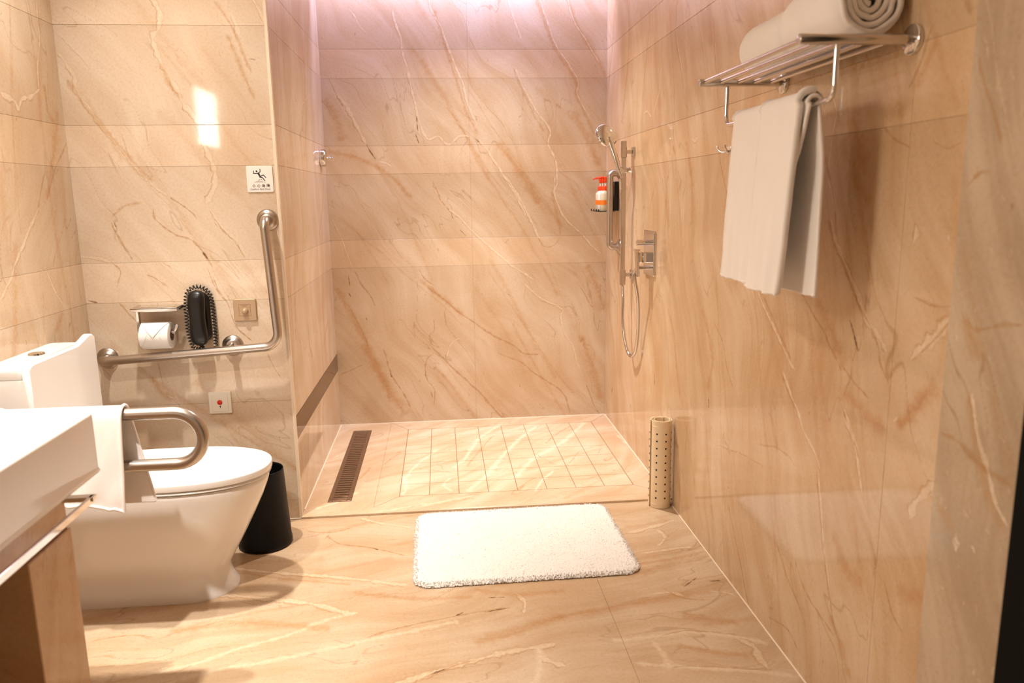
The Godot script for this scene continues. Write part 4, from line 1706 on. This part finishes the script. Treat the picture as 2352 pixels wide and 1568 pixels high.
# ---------------------------------------------------------------- on the floor
func floor_things() -> void:
	var X := Vector3.RIGHT
	var Y := Vector3.UP
	var Z := Vector3.BACK
	# waste bin
	var b := thing("waste_bin", "black round open waste bin beside the toilet", "bin", Vector3(-0.700, 0, -2.785))
	var st := tool()
	lathe(st, Vector3(0, 0.001, 0), Y, [[0.0, 0.0], [0.096, 0.0], [0.0985, 0.002], [0.0985, 0.020], [0.0968, 0.023], [0.090, 0.15], [0.0835, 0.288], [0.0835, 0.293], [0.082, 0.295], [0.080, 0.293], [0.0798, 0.285], [0.091, 0.012], [0.0, 0.010]], 48)
	put("shell", st, M.bin_black, b)
	# rolled rubber shower mat, standing on end
	var r := thing("rolled_shower_mat", "rolled beige rubber shower mat with holes, standing against the wall", "rubber mat", Vector3(0.8745, 0.001, -2.944))
	var h := 0.372
	var sheet := 0.0032
	var n := 150
	var turns := 2.35
	var outer := []
	var inner := []
	var spiral := func(f: float, o: float) -> Vector3:
		var a := 3.08 + f * turns * TAU
		var rr := 0.0465 - 0.0135 * f - (0.010 * maxf(0.0, f - 0.55)) - o
		return Vector3(cos(a) * rr, 0, sin(a) * rr)
	var lowo := []
	var lowi := []
	for k in n + 1:
		var f := float(k) / n
		outer.append(spiral.call(f, 0.0) + Y * h)
		inner.append(spiral.call(f, sheet) + Y * h)
		lowo.append(spiral.call(f, 0.0))
		lowi.append(spiral.call(f, sheet))
	st = tool()
	skin(st, [lowo, outer], false, 0, false)
	skin(st, [outer, inner], false, 2, false)
	skin(st, [inner, lowi], false, 3, false)
	skin(st, [[lowo[0], outer[0]], [lowi[0], inner[0]]], false, 4, false)
	var sh := put("sheet", st, M.rubber, r)
	for e in [0.016, h - 0.022]:
		st = tool()
		var rg := []
		for k in 66:
			var p: Vector3 = spiral.call(k / 150.0, -0.0002)
			rg.append(p + Y * e)
		tube(st, rg, 0.0011, 6)
		put("edge_ridge", st, M.rubber, sh)
	for j in 10:
		for k in 7:
			var f := 0.006 + k * 0.0605
			var p: Vector3 = spiral.call(f, -0.0004)
			var out := Vector3(p.x, 0, p.z).normalized()
			st = tool()
			var y := 0.045 + j * 0.0305
			lathe(st, Vector3(p.x, y, p.z) - out * 0.002, out, [[0.0036, 0.0], [0.0036, 0.0022], [0.0030, 0.0024], [0.0, 0.0021]], 12)
			put("drain_hole", st, M.hole_dark, sh)
	# bath mat with a deep pile
	var m := thing("bath_mat", "fluffy white rectangular bath mat on the marble floor", "bath mat", Vector3(0.258, 0.0, -2.668))
	m.rotation.y = deg_to_rad(0.8)
	var hx := 0.392
	var hz := 0.300
	var nz := FastNoiseLite.new()
	nz.seed = 33
	nz.frequency = 1.0
	nz.fractal_octaves = 3
	st = tool()
	var rows := []
	for q in [[0.001, 0.002], [0.002, 0.0], [0.0045, 0.004], [0.0075, 0.012], [0.0095, 0.020]]:
		rows.append(rrect(Vector3(0, q[0], 0), X, Z, hx - q[1], hz - q[1], 0.062, 10))
	for k in range(1, 13):
		var f := k / 12.0
		var ring := rrect(Vector3.ZERO, X, Z, (hx - 0.020) * (1.0 - f) + 0.001, (hz - 0.020) * (1.0 - f) + 0.001, 0.062 * (1.0 - f) + 0.0005, 10)
		var row := []
		for p in ring:
			row.append(Vector3(p.x, 0.0115 + nz.get_noise_2d(p.x * 9.0, p.z * 9.0) * 0.0015, p.z))
		rows.append(row)
	skin(st, rows, true, 0, false)
	fan(st, rows[0], Vector3.DOWN)
	put("backing", st, M.pile, m)
	# pile: soft rounded tufts all over, loose strands round the edge
	var blob := tool()
	var brows := []
	for k in 4:
		var an := PI / 2 * k / 3.0
		var ring := []
		for j in 7:
			var t := TAU * j / 7.0
			ring.append(Vector3(cos(t) * cos(an) * 0.0046 + 0.00002 * cos(t), sin(an) * 0.0032 - 0.001, sin(t) * cos(an) * 0.0046 + 0.00002 * sin(t)))
		brows.append(ring)
	skin(blob, brows, true, 0, false)
	blob.generate_normals()
	var strand := tool()
	tube(strand, [Vector3.ZERO, Vector3(0.0006, 0.004, 0), Vector3(0.002, 0.008, 0.0006)], [0.0014, 0.0011, 0.0003], 5, false)
	strand.generate_normals()
	var rng := RandomNumberGenerator.new()
	rng.seed = 77
	for kind in 2:
		var mesh: ArrayMesh = blob.commit() if kind == 0 else strand.commit()
		mesh.surface_set_material(0, M.pile)
		var mm := MultiMesh.new()
		mm.transform_format = MultiMesh.TRANSFORM_3D
		mm.mesh = mesh
		var count := 34000 if kind == 0 else 2500
		mm.instance_count = count
		for i in count:
			var p := Vector3(rng.randf_range(-hx, hx), 0, rng.randf_range(-hz, hz))
			if kind == 1:
				# near the edge only
				var per := rng.randf()
				if per < 0.56:
					p.z = signf(rng.randf() - 0.5) * (hz - rng.randf() * 0.014)
				else:
					p.x = signf(rng.randf() - 0.5) * (hx - rng.randf() * 0.014)
			var qx := absf(p.x) - (hx - 0.062)
			var qz := absf(p.z) - (hz - 0.062)
			var out := Vector3(signf(p.x), 0, 0) if hx - absf(p.x) < hz - absf(p.z) else Vector3(0, 0, signf(p.z))
			var dist := minf(hx - absf(p.x), hz - absf(p.z))
			if qx > 0.0 and qz > 0.0:
				out = Vector3(qx * signf(p.x), 0, qz * signf(p.z)).normalized()
				dist = 0.062 - Vector2(qx, qz).length()
				if dist < 0.0:
					p += out * (dist - 0.002 - 0.01 * rng.randf())
					dist = 0.006
			var f := clampf(1.0 - dist / 0.02, 0.0, 1.0)
			var y := 0.0115 + nz.get_noise_2d(p.x * 9.0, p.z * 9.0) * 0.0015 - 0.0075 * f * f
			if kind == 1:
				y -= rng.randf() * 0.003
			var lean := (Vector3.UP + out * f * (0.22 if kind == 0 else 0.7) + Vector3(rng.randfn(0, 0.22), 0, rng.randfn(0, 0.22))).normalized()
			var sx := lean.cross(Vector3(0.3, 0.1, 1.0)).normalized()
			var bs := Basis(sx, lean, sx.cross(lean)).rotated(lean, rng.randf() * TAU).scaled(Vector3.ONE * rng.randf_range(0.7, 1.2))
			mm.set_instance_transform(i, Transform3D(bs, Vector3(p.x, maxf(y, 0.003), p.z)))
		var mi := MultiMeshInstance3D.new()
		mi.name = "pile" if kind == 0 else "fringe"
		mi.multimesh = mm
		mi.set_meta("kind", "stuff")
		m.add_child(mi)

# ---------------------------------------------------------------- where the stone's veins run: style, width in mm, points in metres on each surface
const VEINS_BACK := [
	["l",9,[-0.212,2.241,-0.202,2.191,-0.173,2.089,-0.168,2.035,-0.140,1.916,-0.127,1.820,-0.109,1.755,-0.091,1.666,-0.052,1.588,0.003,1.604,0.057,1.562,0.118,1.603,0.173,1.598]],
	["l",8,[-0.025,2.338,-0.008,2.238,0.042,2.145,0.072,2.050,0.135,1.899,0.150,1.843,0.173,1.754,0.213,1.664]],
	["t",22,[0.005,2.246,0.049,2.082,0.102,1.915,0.155,1.738,0.220,1.606]],
	["l",8,[0.370,2.356,0.418,2.217,0.462,2.099]],
	["t",28,[0.528,2.342,0.593,2.170,0.643,2.043,0.703,1.963,0.759,1.873,0.754,1.808,0.806,1.709,0.859,1.601]],
	["l",6,[0.545,2.342,0.606,2.170,0.652,2.059,0.716,1.971,0.767,1.882,0.763,1.816,0.824,1.701]],
	["t",30,[0.704,2.320,0.763,2.163,0.823,2.067,0.892,1.963,0.918,1.897]],
	["l",7,[0.695,2.343,0.746,2.186,0.805,2.099,0.883,1.979]],
	["b",5,[-0.558,1.901,-0.530,1.829,-0.493,1.757]],
	["l",14,[-0.522,1.822,-0.473,1.757,-0.432,1.669,-0.380,1.566]],
	["d",5,[-0.380,1.562,-0.368,1.538,-0.334,1.484]],
	["l",8,[-0.317,1.475,-0.284,1.467,-0.251,1.446]],
	["l",9,[0.422,1.955,0.488,1.817,0.547,1.719,0.611,1.628,0.598,1.561,0.640,1.469,0.649,1.358,0.631,1.290,0.683,1.157]],
	["t",20,[0.414,1.955,0.471,1.817,0.538,1.686,0.581,1.620]],
	["l",8,[0.219,1.590,0.269,1.523,0.344,1.405,0.412,1.294,0.480,1.161]],
	["b",6,[-0.034,1.368,0.005,1.275,0.055,1.206,0.097,1.168]],
	["l",5,[-0.434,2.243,-0.404,2.205,-0.382,2.159,-0.343,2.120]],
	["d",5,[-0.108,1.707,-0.105,1.633]],
	["d",4,[-0.118,1.617,-0.103,1.568]],
	["d",4,[0.202,1.590,0.223,1.569]],
	["t",40,[-0.589,1.532,-0.441,1.497,-0.278,1.413,-0.148,1.277]],
	["t",60,[0.322,1.572,0.448,1.403,0.542,1.232]],
	["t",60,[0.737,1.734,0.824,1.567,0.886,1.432]],
	["t",70,[-0.589,1.806,-0.538,1.694,-0.503,1.580]],
	["l",8,[-0.032,1.353,-0.008,1.292,0.043,1.222,0.112,1.164,0.164,1.105,0.242,1.033,0.330,0.951,0.411,0.886,0.510,0.820]],
	["b",5,[-0.036,1.353,0.009,1.261,0.051,1.208]],
	["l",10,[0.348,1.399,0.417,1.311,0.461,1.223,0.505,1.134,0.549,1.044]],
	["b",4,[0.540,1.054,0.576,0.999,0.630,1.007,0.658,1.042]],
	["l",7,[0.642,1.395,0.632,1.308,0.659,1.220,0.704,1.139,0.786,1.066,0.850,0.993,0.892,0.956]],
	["t",24,[0.614,1.308,0.649,1.167,0.667,1.060]],
	["l",5,[-0.594,1.189,-0.555,1.111,-0.518,0.997,-0.481,0.890]],
	["b",6,[-0.481,0.890,-0.441,0.808,-0.392,0.735,-0.376,0.690]],
	["b",5,[-0.526,0.703,-0.486,0.620,-0.447,0.528,-0.424,0.453]],
	["d",5,[-0.514,0.864,-0.509,0.810]],
	["d",4,[-0.518,0.770,-0.506,0.747]],
	["b",7,[-0.087,0.790,-0.026,0.743,0.070,0.658,0.150,0.596,0.276,0.504,0.386,0.445,0.450,0.395,0.543,0.383]],
	["b",5,[-0.128,0.890,-0.094,0.835,-0.042,0.798]],
	["l",7,[0.460,0.794,0.528,0.728,0.610,0.680,0.675,0.641,0.665,0.604,0.684,0.519,0.730,0.433,0.758,0.347,0.773,0.289]],
	["b",6,[0.302,0.400,0.421,0.349,0.495,0.289,0.588,0.219,0.673,0.158,0.720,0.030]],
	["b",8,[-0.063,0.441,0.007,0.364,0.078,0.286,0.150,0.217,0.222,0.137,0.286,0.058,0.336,0.002]],
	["l",6,[0.093,0.496,0.037,0.466,0.007,0.383]],
	["b",7,[-0.343,0.451,-0.321,0.348,-0.297,0.281,-0.246,0.194,-0.204,0.098]],
	["d",6,[-0.312,0.305,-0.301,0.281]],
	["b",5,[0.758,0.795,0.805,0.720,0.852,0.645]],
	["b",5,[-0.064,0.413,-0.107,0.368,-0.106,0.265,-0.063,0.197,-0.075,0.102]],
	["d",4,[-0.109,0.307,-0.115,0.279]],
	["d",4,[-0.086,0.188,-0.078,0.154]],
	["b",5,[0.815,0.201,0.864,0.063,0.893,0.012]],
	["t",80,[0.814,0.894,0.870,0.765,0.908,0.625]],
	["t",60,[0.777,0.488,0.853,0.295,0.902,0.100]],
	["t",50,[-0.458,0.482,-0.352,0.255,-0.312,0.131]],
	["t",60,[-0.582,0.803,-0.455,0.528,-0.335,0.245,-0.234,0.051]],
	["t",40,[-0.130,0.836,0.009,0.715,0.115,0.620]],
	["d",5,[0.060,1.191,0.069,1.164]],
	["d",4,[0.106,1.102,0.136,1.071]],
	["b",4,[-0.058,0.607,-0.055,0.543,-0.079,0.516,-0.072,0.460]],
	["b",4,[-0.602,0.302,-0.528,0.332,-0.464,0.362]]]
const VEINS_TOILET := [
	["l",12,[-0.998,2.000,-0.973,1.941,-0.982,1.892,-1.007,1.866,-1.000,1.821,-0.973,1.744]],
	["l",12,[-0.963,1.721,-0.937,1.675,-0.918,1.628,-0.869,1.557,-0.866,1.502,-0.847,1.446,-0.830,1.365,-0.851,1.308,-0.878,1.268]],
	["t",24,[-0.989,1.775,-0.965,1.706,-0.924,1.644]],
	["l",9,[-1.335,1.813,-1.290,1.726,-1.285,1.668,-1.214,1.552,-1.146,1.457,-1.091,1.384,-1.048,1.336,-1.004,1.298]],
	["t",26,[-1.317,1.722,-1.267,1.630,-1.187,1.513,-1.118,1.425,-1.055,1.352]],
	["b",6,[-1.004,1.298,-0.952,1.261,-0.922,1.236,-0.911,1.215]],
	["l",11,[-0.726,1.942,-0.713,1.905,-0.701,1.863]],
	["l",7,[-0.651,2.003,-0.624,1.943,-0.608,1.905]],
	["b",4,[-0.864,1.243,-0.822,1.176,-0.777,1.125,-0.749,1.066]],
	["l",8,[-0.857,1.239,-0.813,1.176,-0.768,1.125,-0.740,1.070]],
	["b",6,[-1.064,1.255,-1.060,1.214,-1.001,1.163,-0.939,1.137,-0.895,1.086,-0.867,1.026]],
	["d",6,[-0.901,1.090,-0.884,1.062]],
	["b",7,[-1.221,1.208,-1.202,1.159,-1.156,1.067]],
	["d",5,[-1.209,1.204,-1.204,1.190]],
	["t",16,[-1.219,1.225,-1.167,1.265,-1.102,1.280]],
	["l",8,[-1.346,1.084,-1.283,1.078,-1.237,1.060]],
	["b",5,[-1.237,1.060,-1.208,1.026,-1.223,0.968]],
	["d",6,[-1.333,0.918,-1.302,0.909]],
	["t",20,[-0.747,1.874,-0.709,1.759,-0.663,1.642]],
	["t",16,[-0.784,1.987,-0.730,1.897,-0.672,1.736]],
	["b",6,[-1.226,0.906,-1.199,0.869,-1.171,0.836]],
	["b",4,[-0.892,1.030,-0.870,0.969,-0.850,0.928,-0.826,0.895]],
	["b",4,[-0.816,0.817,-0.784,0.778,-0.743,0.739]],
	["b",6,[-1.115,1.012,-1.071,0.987,-1.042,0.962]],
	["t",40,[-1.139,0.619,-1.106,0.555,-1.061,0.519]],
	["b",4,[-1.115,0.702,-1.101,0.639,-1.095,0.584]],
	["b",4,[-0.694,0.696,-0.673,0.644,-0.641,0.584]],
	["l",8,[-1.083,0.541,-1.039,0.505,-1.010,0.474]],
	["t",22,[-0.749,0.549,-0.731,0.519]],
	["b",4,[-0.872,0.995,-0.856,0.948,-0.827,0.896,-0.801,0.804,-0.747,0.745]],
	["b",4,[-1.047,1.050,-1.027,1.041,-1.016,1.028]]]
const VEINS_RIGHT := [
	["l",8,[-3.027,1.870,-2.972,1.786,-2.916,1.677,-2.872,1.594]],
	["b",6,[-3.050,1.902,-2.960,1.751,-2.861,1.576]],
	["l",6,[-3.192,1.848,-3.231,1.763,-3.248,1.692,-3.338,1.620]],
	["b",6,[-3.395,2.091,-3.435,1.942,-3.489,1.775,-3.518,1.686]],
	["l",8,[-3.493,1.629,-3.441,1.640,-3.362,1.609]],
	["l",5,[-2.621,1.820,-2.593,1.756,-2.572,1.689]],
	["b",6,[-2.618,1.858,-2.580,1.695,-2.546,1.572]],
	["b",6,[-3.208,1.760,-3.167,1.657]],
	["t",50,[-4.078,2.253,-4.141,2.039,-4.246,1.819]],
	["t",40,[-3.781,2.183,-3.797,1.905,-3.912,1.626]],
	["t",60,[-2.668,1.919,-2.623,1.762]],
	["b",7,[-3.270,1.337,-3.361,1.210]],
	["t",40,[-3.649,1.417,-3.762,1.242]],
	["b",6,[-2.514,1.391,-2.417,1.250]],
	["t",50,[-2.880,1.477,-2.795,1.332,-2.781,1.163]],
	["l",10,[-2.808,1.477,-2.773,1.469,-2.731,1.474]],
	["l",7,[-1.808,1.525,-1.765,1.467,-1.769,1.433,-1.781,1.381,-1.782,1.318,-1.745,1.236]],
	["b",6,[-1.807,1.364,-1.758,1.272,-1.717,1.160,-1.657,1.098,-1.616,1.029]],
	["t",60,[-1.730,1.403,-1.669,1.314,-1.597,1.251]],
	["t",60,[-1.703,1.452,-1.652,1.373,-1.621,1.313]],
	["b",5,[-1.433,1.215,-1.432,1.181]],
	["l",14,[-1.430,1.211,-1.425,1.196,-1.435,1.177]],
	["l",20,[-1.332,1.201,-1.325,1.187]],
	["b",5,[-1.430,1.581,-1.456,1.516,-1.488,1.474]],
	["b",4,[-1.567,1.415,-1.529,1.388,-1.466,1.361]],
	["t",30,[-1.405,1.566,-1.442,1.503,-1.474,1.465]],
	["b",3,[-1.395,1.371,-1.353,1.354,-1.313,1.365]],
	["l",12,[-1.759,1.218,-1.727,1.164,-1.671,1.106,-1.618,1.050,-1.583,1.011,-1.537,0.979,-1.492,0.948]],
	["b",9,[-1.772,1.217,-1.735,1.160,-1.679,1.101,-1.625,1.045,-1.590,1.006]],
	["b",6,[-1.615,1.030,-1.559,0.991,-1.526,0.949,-1.508,0.914,-1.477,0.882]],
	["l",8,[-2.166,0.997,-2.096,0.943,-2.018,0.889,-1.945,0.837,-1.900,0.818]],
	["b",5,[-2.154,1.009,-2.072,0.947,-1.995,0.888,-1.923,0.837]],
	["l",9,[-1.973,0.796,-1.924,0.752,-1.877,0.715,-1.842,0.676,-1.778,0.639,-1.736,0.601]],
	["b",5,[-1.984,0.793,-1.935,0.750,-1.887,0.712]],
	["b",6,[-1.654,0.782,-1.616,0.737,-1.580,0.697,-1.558,0.640]],
	["l",7,[-1.646,0.780,-1.604,0.736,-1.571,0.700]],
	["l",16,[-1.297,1.054,-1.344,1.002,-1.390,0.969,-1.411,0.950]],
	["b",5,[-1.299,1.048,-1.349,0.995,-1.405,0.948]],
	["b",5,[-2.513,0.844,-2.422,0.786,-2.383,0.715,-2.313,0.653]],
	["t",40,[-2.645,0.875,-2.562,0.798,-2.517,0.704,-2.561,0.590]],
	["t",24,[-3.061,0.816,-2.954,0.714,-2.921,0.595,-2.864,0.483]],
	["d",7,[-3.238,0.508,-3.230,0.444]],
	["d",6,[-2.541,0.569,-2.541,0.532]],
	["d",6,[-4.064,0.227,-4.085,0.185]],
	["b",6,[-1.894,1.030,-1.840,0.990,-1.769,0.947,-1.721,0.911,-1.665,0.866]],
	["d",5,[-1.645,0.989,-1.631,0.971,-1.602,0.926]],
	["t",50,[-1.805,1.018,-1.716,0.943,-1.650,0.878]],
	["b",5,[-1.667,0.879,-1.616,0.856,-1.546,0.833]],
	["t",50,[-1.659,0.820,-1.548,0.795,-1.470,0.778]],
	["t",60,[-1.317,0.918,-1.376,0.863,-1.434,0.801]],
	["t",40,[-1.347,0.900,-1.395,0.835,-1.439,0.792]],
	["l",16,[-1.447,0.808,-1.436,0.820]],
	["l",18,[-1.428,1.205,-1.428,1.188,-1.433,1.177]],
	["b",4,[-1.416,1.072,-1.348,1.067,-1.301,1.067]],
	["b",4,[-2.455,0.424,-2.263,0.463,-2.071,0.485]],
	["b",4,[-2.103,0.541,-2.005,0.568,-1.914,0.572,-1.869,0.558]],
	["l",7,[-1.746,0.592,-1.722,0.513,-1.702,0.423,-1.664,0.343,-1.644,0.255]],
	["b",5,[-1.755,0.584,-1.724,0.492,-1.680,0.360,-1.641,0.267,-1.613,0.224]],
	["l",8,[-1.646,0.762,-1.591,0.712,-1.559,0.648,-1.546,0.613]],
	["b",6,[-1.956,0.303,-1.877,0.231,-1.782,0.174,-1.756,0.136]],
	["b",6,[-1.505,0.525,-1.477,0.485,-1.479,0.441]],
	["b",7,[-2.324,0.263,-2.249,0.166,-2.177,0.073,-2.125,0.005]],
	["t",30,[-2.562,0.481,-2.527,0.319,-2.454,0.140]],
	["b",5,[-1.840,0.304,-1.769,0.245,-1.677,0.225,-1.621,0.214]],
	["l",14,[-1.303,0.729,-1.340,0.688,-1.360,0.660,-1.368,0.625]],
	["t",50,[-1.661,0.467,-1.566,0.395,-1.514,0.422]],
	["t",50,[-1.387,0.481,-1.359,0.463,-1.303,0.502]],
	["b",4,[-1.979,0.053,-1.860,0.084,-1.790,0.060]],
	["b",4,[-1.437,0.454,-1.403,0.404,-1.360,0.379]],
	["t",40,[-1.652,0.250,-1.594,0.215,-1.535,0.147]]]
const VEINS_FLOOR := [
	["b",6,[-0.476,-2.822,-0.420,-2.744,-0.278,-2.683,-0.169,-2.612]],
	["d",5,[-0.294,-2.693,-0.269,-2.673]],
	["b",5,[-0.487,-2.787,-0.469,-2.830]],
	["l",14,[-0.763,-2.592,-0.633,-2.546,-0.429,-2.491,-0.321,-2.456,-0.146,-2.392]],
	["t",20,[-0.755,-2.561,-0.552,-2.484,-0.338,-2.423]],
	["l",16,[-0.776,-2.409,-0.594,-2.360,-0.441,-2.304,-0.331,-2.241,-0.299,-2.243]],
	["s",27,[-0.299,-2.243,-0.401,-2.202,-0.499,-2.135,-0.617,-2.086,-0.715,-2.028,-0.845,-1.986,-1.002,-1.977]],
	["s",30,[-0.751,-1.948,-0.669,-1.984,-0.530,-2.006,-0.422,-2.033,-0.299,-2.069,-0.183,-2.098,-0.099,-2.121,0.019,-2.152]],
	["l",14,[-0.902,-1.863,-0.818,-1.912,-0.751,-1.948]],
	["b",7,[-0.260,-2.096,-0.185,-2.131,-0.099,-2.155,0.039,-2.191,0.181,-2.210]],
	["d",5,[0.007,-2.183,0.033,-2.203]],
	["d",5,[0.103,-2.195,0.168,-2.211]],
	["d",5,[0.115,-2.281,0.168,-2.278]],
	["l",16,[-0.194,-1.840,-0.136,-1.868,-0.060,-1.904,0.042,-1.939,0.148,-1.975,0.232,-1.986,0.293,-1.999]],
	["b",6,[-0.087,-1.880,-0.049,-1.903,0.013,-1.933,0.054,-1.947]],
	["d",5,[-0.066,-1.895,-0.027,-1.914]],
	["s",39,[0.232,-1.991,0.244,-1.944,0.225,-1.862,0.204,-1.802]],
	["l",14,[0.243,-1.935,0.305,-1.889]],
	["l",10,[0.203,-2.303,0.229,-2.235,0.215,-2.163]],
	["t",40,[0.071,-2.345,0.202,-2.290,0.371,-2.295]],
	["b",5,[-0.390,-2.885,-0.464,-2.848,-0.562,-2.870]],
	["l",12,[-0.366,-2.971,-0.272,-2.909,-0.156,-2.855]],
	["t",40,[-0.332,-2.368,-0.129,-2.304,0.069,-2.293]],
	["t",60,[0.057,-2.027,0.181,-2.076,0.347,-2.148]],
	["t",50,[-0.862,-2.201,-0.625,-2.218,-0.369,-2.153]],
	["b",4,[-1.075,-2.172,-0.978,-2.192,-0.894,-2.172]],
	["l",5,[-0.338,-2.304,-0.303,-2.345]],
	["l",5,[-0.277,-2.026,-0.258,-1.984]],
	["s",30,[0.452,-1.995,0.535,-1.995,0.621,-2.004,0.692,-2.015,0.783,-1.985,0.856,-1.957,0.903,-1.923]],
	["s",36,[0.575,-1.980,0.586,-1.905,0.589,-1.844]],
	["l",16,[0.817,-1.971,0.857,-1.919,0.848,-1.857,0.850,-1.814]],
	["s",30,[0.495,-1.881,0.627,-1.848,0.772,-1.814,0.910,-1.774]],
	["b",5,[0.610,-2.005,0.694,-2.020,0.787,-1.994,0.837,-1.978]],
	["b",4,[0.592,-1.852,0.708,-1.839,0.834,-1.811]],
	["l",14,[0.673,-2.698,0.761,-2.729,0.891,-2.790]],
	["l",12,[0.679,-2.525,0.780,-2.542,0.888,-2.551]],
	["d",5,[0.763,-2.272,0.826,-2.327]],
	["d",5,[0.861,-2.297,0.900,-2.299]],
	["t",50,[0.699,-2.107,0.789,-2.065,0.863,-2.045]],
	["t",40,[0.634,-1.955,0.732,-1.906,0.829,-1.877]],
	["l",12,[0.629,-2.240,0.704,-2.243,0.745,-2.214]],
	["l",10,[0.834,-2.239,0.883,-2.221,0.910,-2.194]],
	["b",5,[0.693,-2.268,0.741,-2.203,0.819,-2.182]],
	["l",14,[0.762,-2.575,0.811,-2.647,0.795,-2.716]],
	["t",30,[0.651,-2.443,0.779,-2.469,0.922,-2.509]]]
const VEINS_SHOWER := [
	["s",39,[0.303,-4.156,0.170,-3.914,0.084,-3.612,0.020,-3.469]],
	["s",39,[0.499,-4.093,0.374,-3.854,0.259,-3.588,0.174,-3.353,0.077,-3.170]],
	["s",45,[0.777,-4.122,0.602,-3.792,0.424,-3.565,0.303,-3.313]],
	["s",24,[-0.048,-3.767,-0.134,-3.590,-0.181,-3.448,-0.215,-3.294]],
	["t",20,[0.238,-3.935,0.160,-3.710,0.088,-3.484]],
	["s",21,[-0.437,-3.880,-0.501,-3.803,-0.569,-3.703]],
	["b",5,[-0.227,-3.737,-0.276,-3.662,-0.313,-3.564]],
	["s",27,[-0.212,-3.406,-0.189,-3.247,-0.208,-3.167]],
	["s",18,[0.010,-3.353,-0.023,-3.268,0.015,-3.178]],
	["b",6,[0.686,-4.066,0.583,-3.917,0.506,-3.776]],
	["b",4,[0.439,-3.616,0.543,-3.422,0.668,-3.639,0.825,-3.731]],
	["s",30,[-0.398,-3.233,-0.476,-3.123,-0.563,-3.059]],
	["s",18,[-0.099,-3.073,-0.194,-3.029,-0.295,-3.005]],
	["s",33,[0.107,-3.125,-0.001,-3.080,-0.121,-3.038]],
	["t",20,[-0.371,-3.547,-0.420,-3.365,-0.492,-3.246]],
	["s",24,[0.904,-3.871,0.925,-3.717,0.960,-3.598]],
	["b",4,[0.036,-3.395,-0.064,-3.456,-0.149,-3.492]],
	["s",24,[0.494,-3.380,0.418,-3.253,0.371,-3.131]],
	["b",5,[0.771,-3.653,0.751,-3.600,0.774,-3.624]]]
const VEINS_PIER := [
	["t",30,[-1.201,0.935,-1.183,0.874,-1.152,0.818,-1.122,0.764,-1.086,0.728]],
	["l",9,[-1.192,0.938,-1.174,0.877,-1.144,0.828,-1.119,0.778,-1.084,0.741]],
	["b",9,[-1.262,0.843,-1.216,0.840,-1.156,0.820,-1.086,0.811]],
	["l",30,[-1.198,0.676,-1.196,0.645]],
	["l",22,[-1.154,0.673,-1.146,0.666]],
	["t",40,[-1.260,0.707,-1.226,0.692,-1.202,0.667]],
	["b",7,[-1.222,1.060,-1.202,1.045,-1.152,1.059,-1.099,1.071]],
	["t",50,[-1.240,1.058,-1.210,1.037,-1.194,0.990]],
	["l",26,[-1.248,1.027,-1.242,1.019]],
	["b",6,[-1.258,1.499,-1.219,1.420,-1.183,1.350]],
	["b",6,[-1.257,1.287,-1.230,1.306,-1.203,1.308]]]
const VEINS_LEFT := [
	["l",7,[-2.913,1.991,-2.895,1.902,-2.887,1.814,-2.855,1.737,-2.844,1.663]],
	["l",12,[-2.852,1.664,-2.786,1.634,-2.726,1.616,-2.697,1.582,-2.671,1.606,-2.599,1.621]],
	["t",30,[-2.881,1.690,-2.886,1.595,-2.931,1.554]],
	["b",7,[-2.886,1.683,-2.885,1.632,-2.886,1.595]],
	["b",5,[-2.818,1.390,-2.760,1.307,-2.730,1.248]],
	["l",9,[-2.743,1.270,-2.642,1.179,-2.572,1.112,-2.503,1.042,-2.442,0.994]],
	["b",6,[-2.998,1.498,-2.891,1.400,-2.801,1.292]],
	["t",40,[-2.959,1.603,-2.887,1.445,-2.801,1.292]],
	["l",6,[-2.739,1.054,-2.782,0.980,-2.830,0.919]],
	["t",30,[-2.811,0.905,-2.745,0.837]]]
const VEINS_SIDE := [
	["l",6,[-3.469,2.056,-3.422,1.915,-3.455,1.850,-3.428,1.756,-3.362,1.664,-3.303,1.570,-3.254,1.448]],
	["b",6,[-4.000,2.175,-3.876,1.899,-3.798,1.738,-3.701,1.604,-3.618,1.466]],
	["l",6,[-3.891,1.775,-3.618,1.688,-3.444,1.582]],
	["b",6,[-3.311,1.091,-3.262,0.992]],
	["b",6,[-3.655,1.213,-3.654,1.172]],
	["b",6,[-3.461,1.057,-3.433,1.020]],
	["t",40,[-4.156,1.380,-4.059,1.238,-3.891,1.099]],
	["t",30,[-3.162,0.893,-3.121,0.716]],
	["t",30,[-4.015,0.667,-3.812,0.553]]]
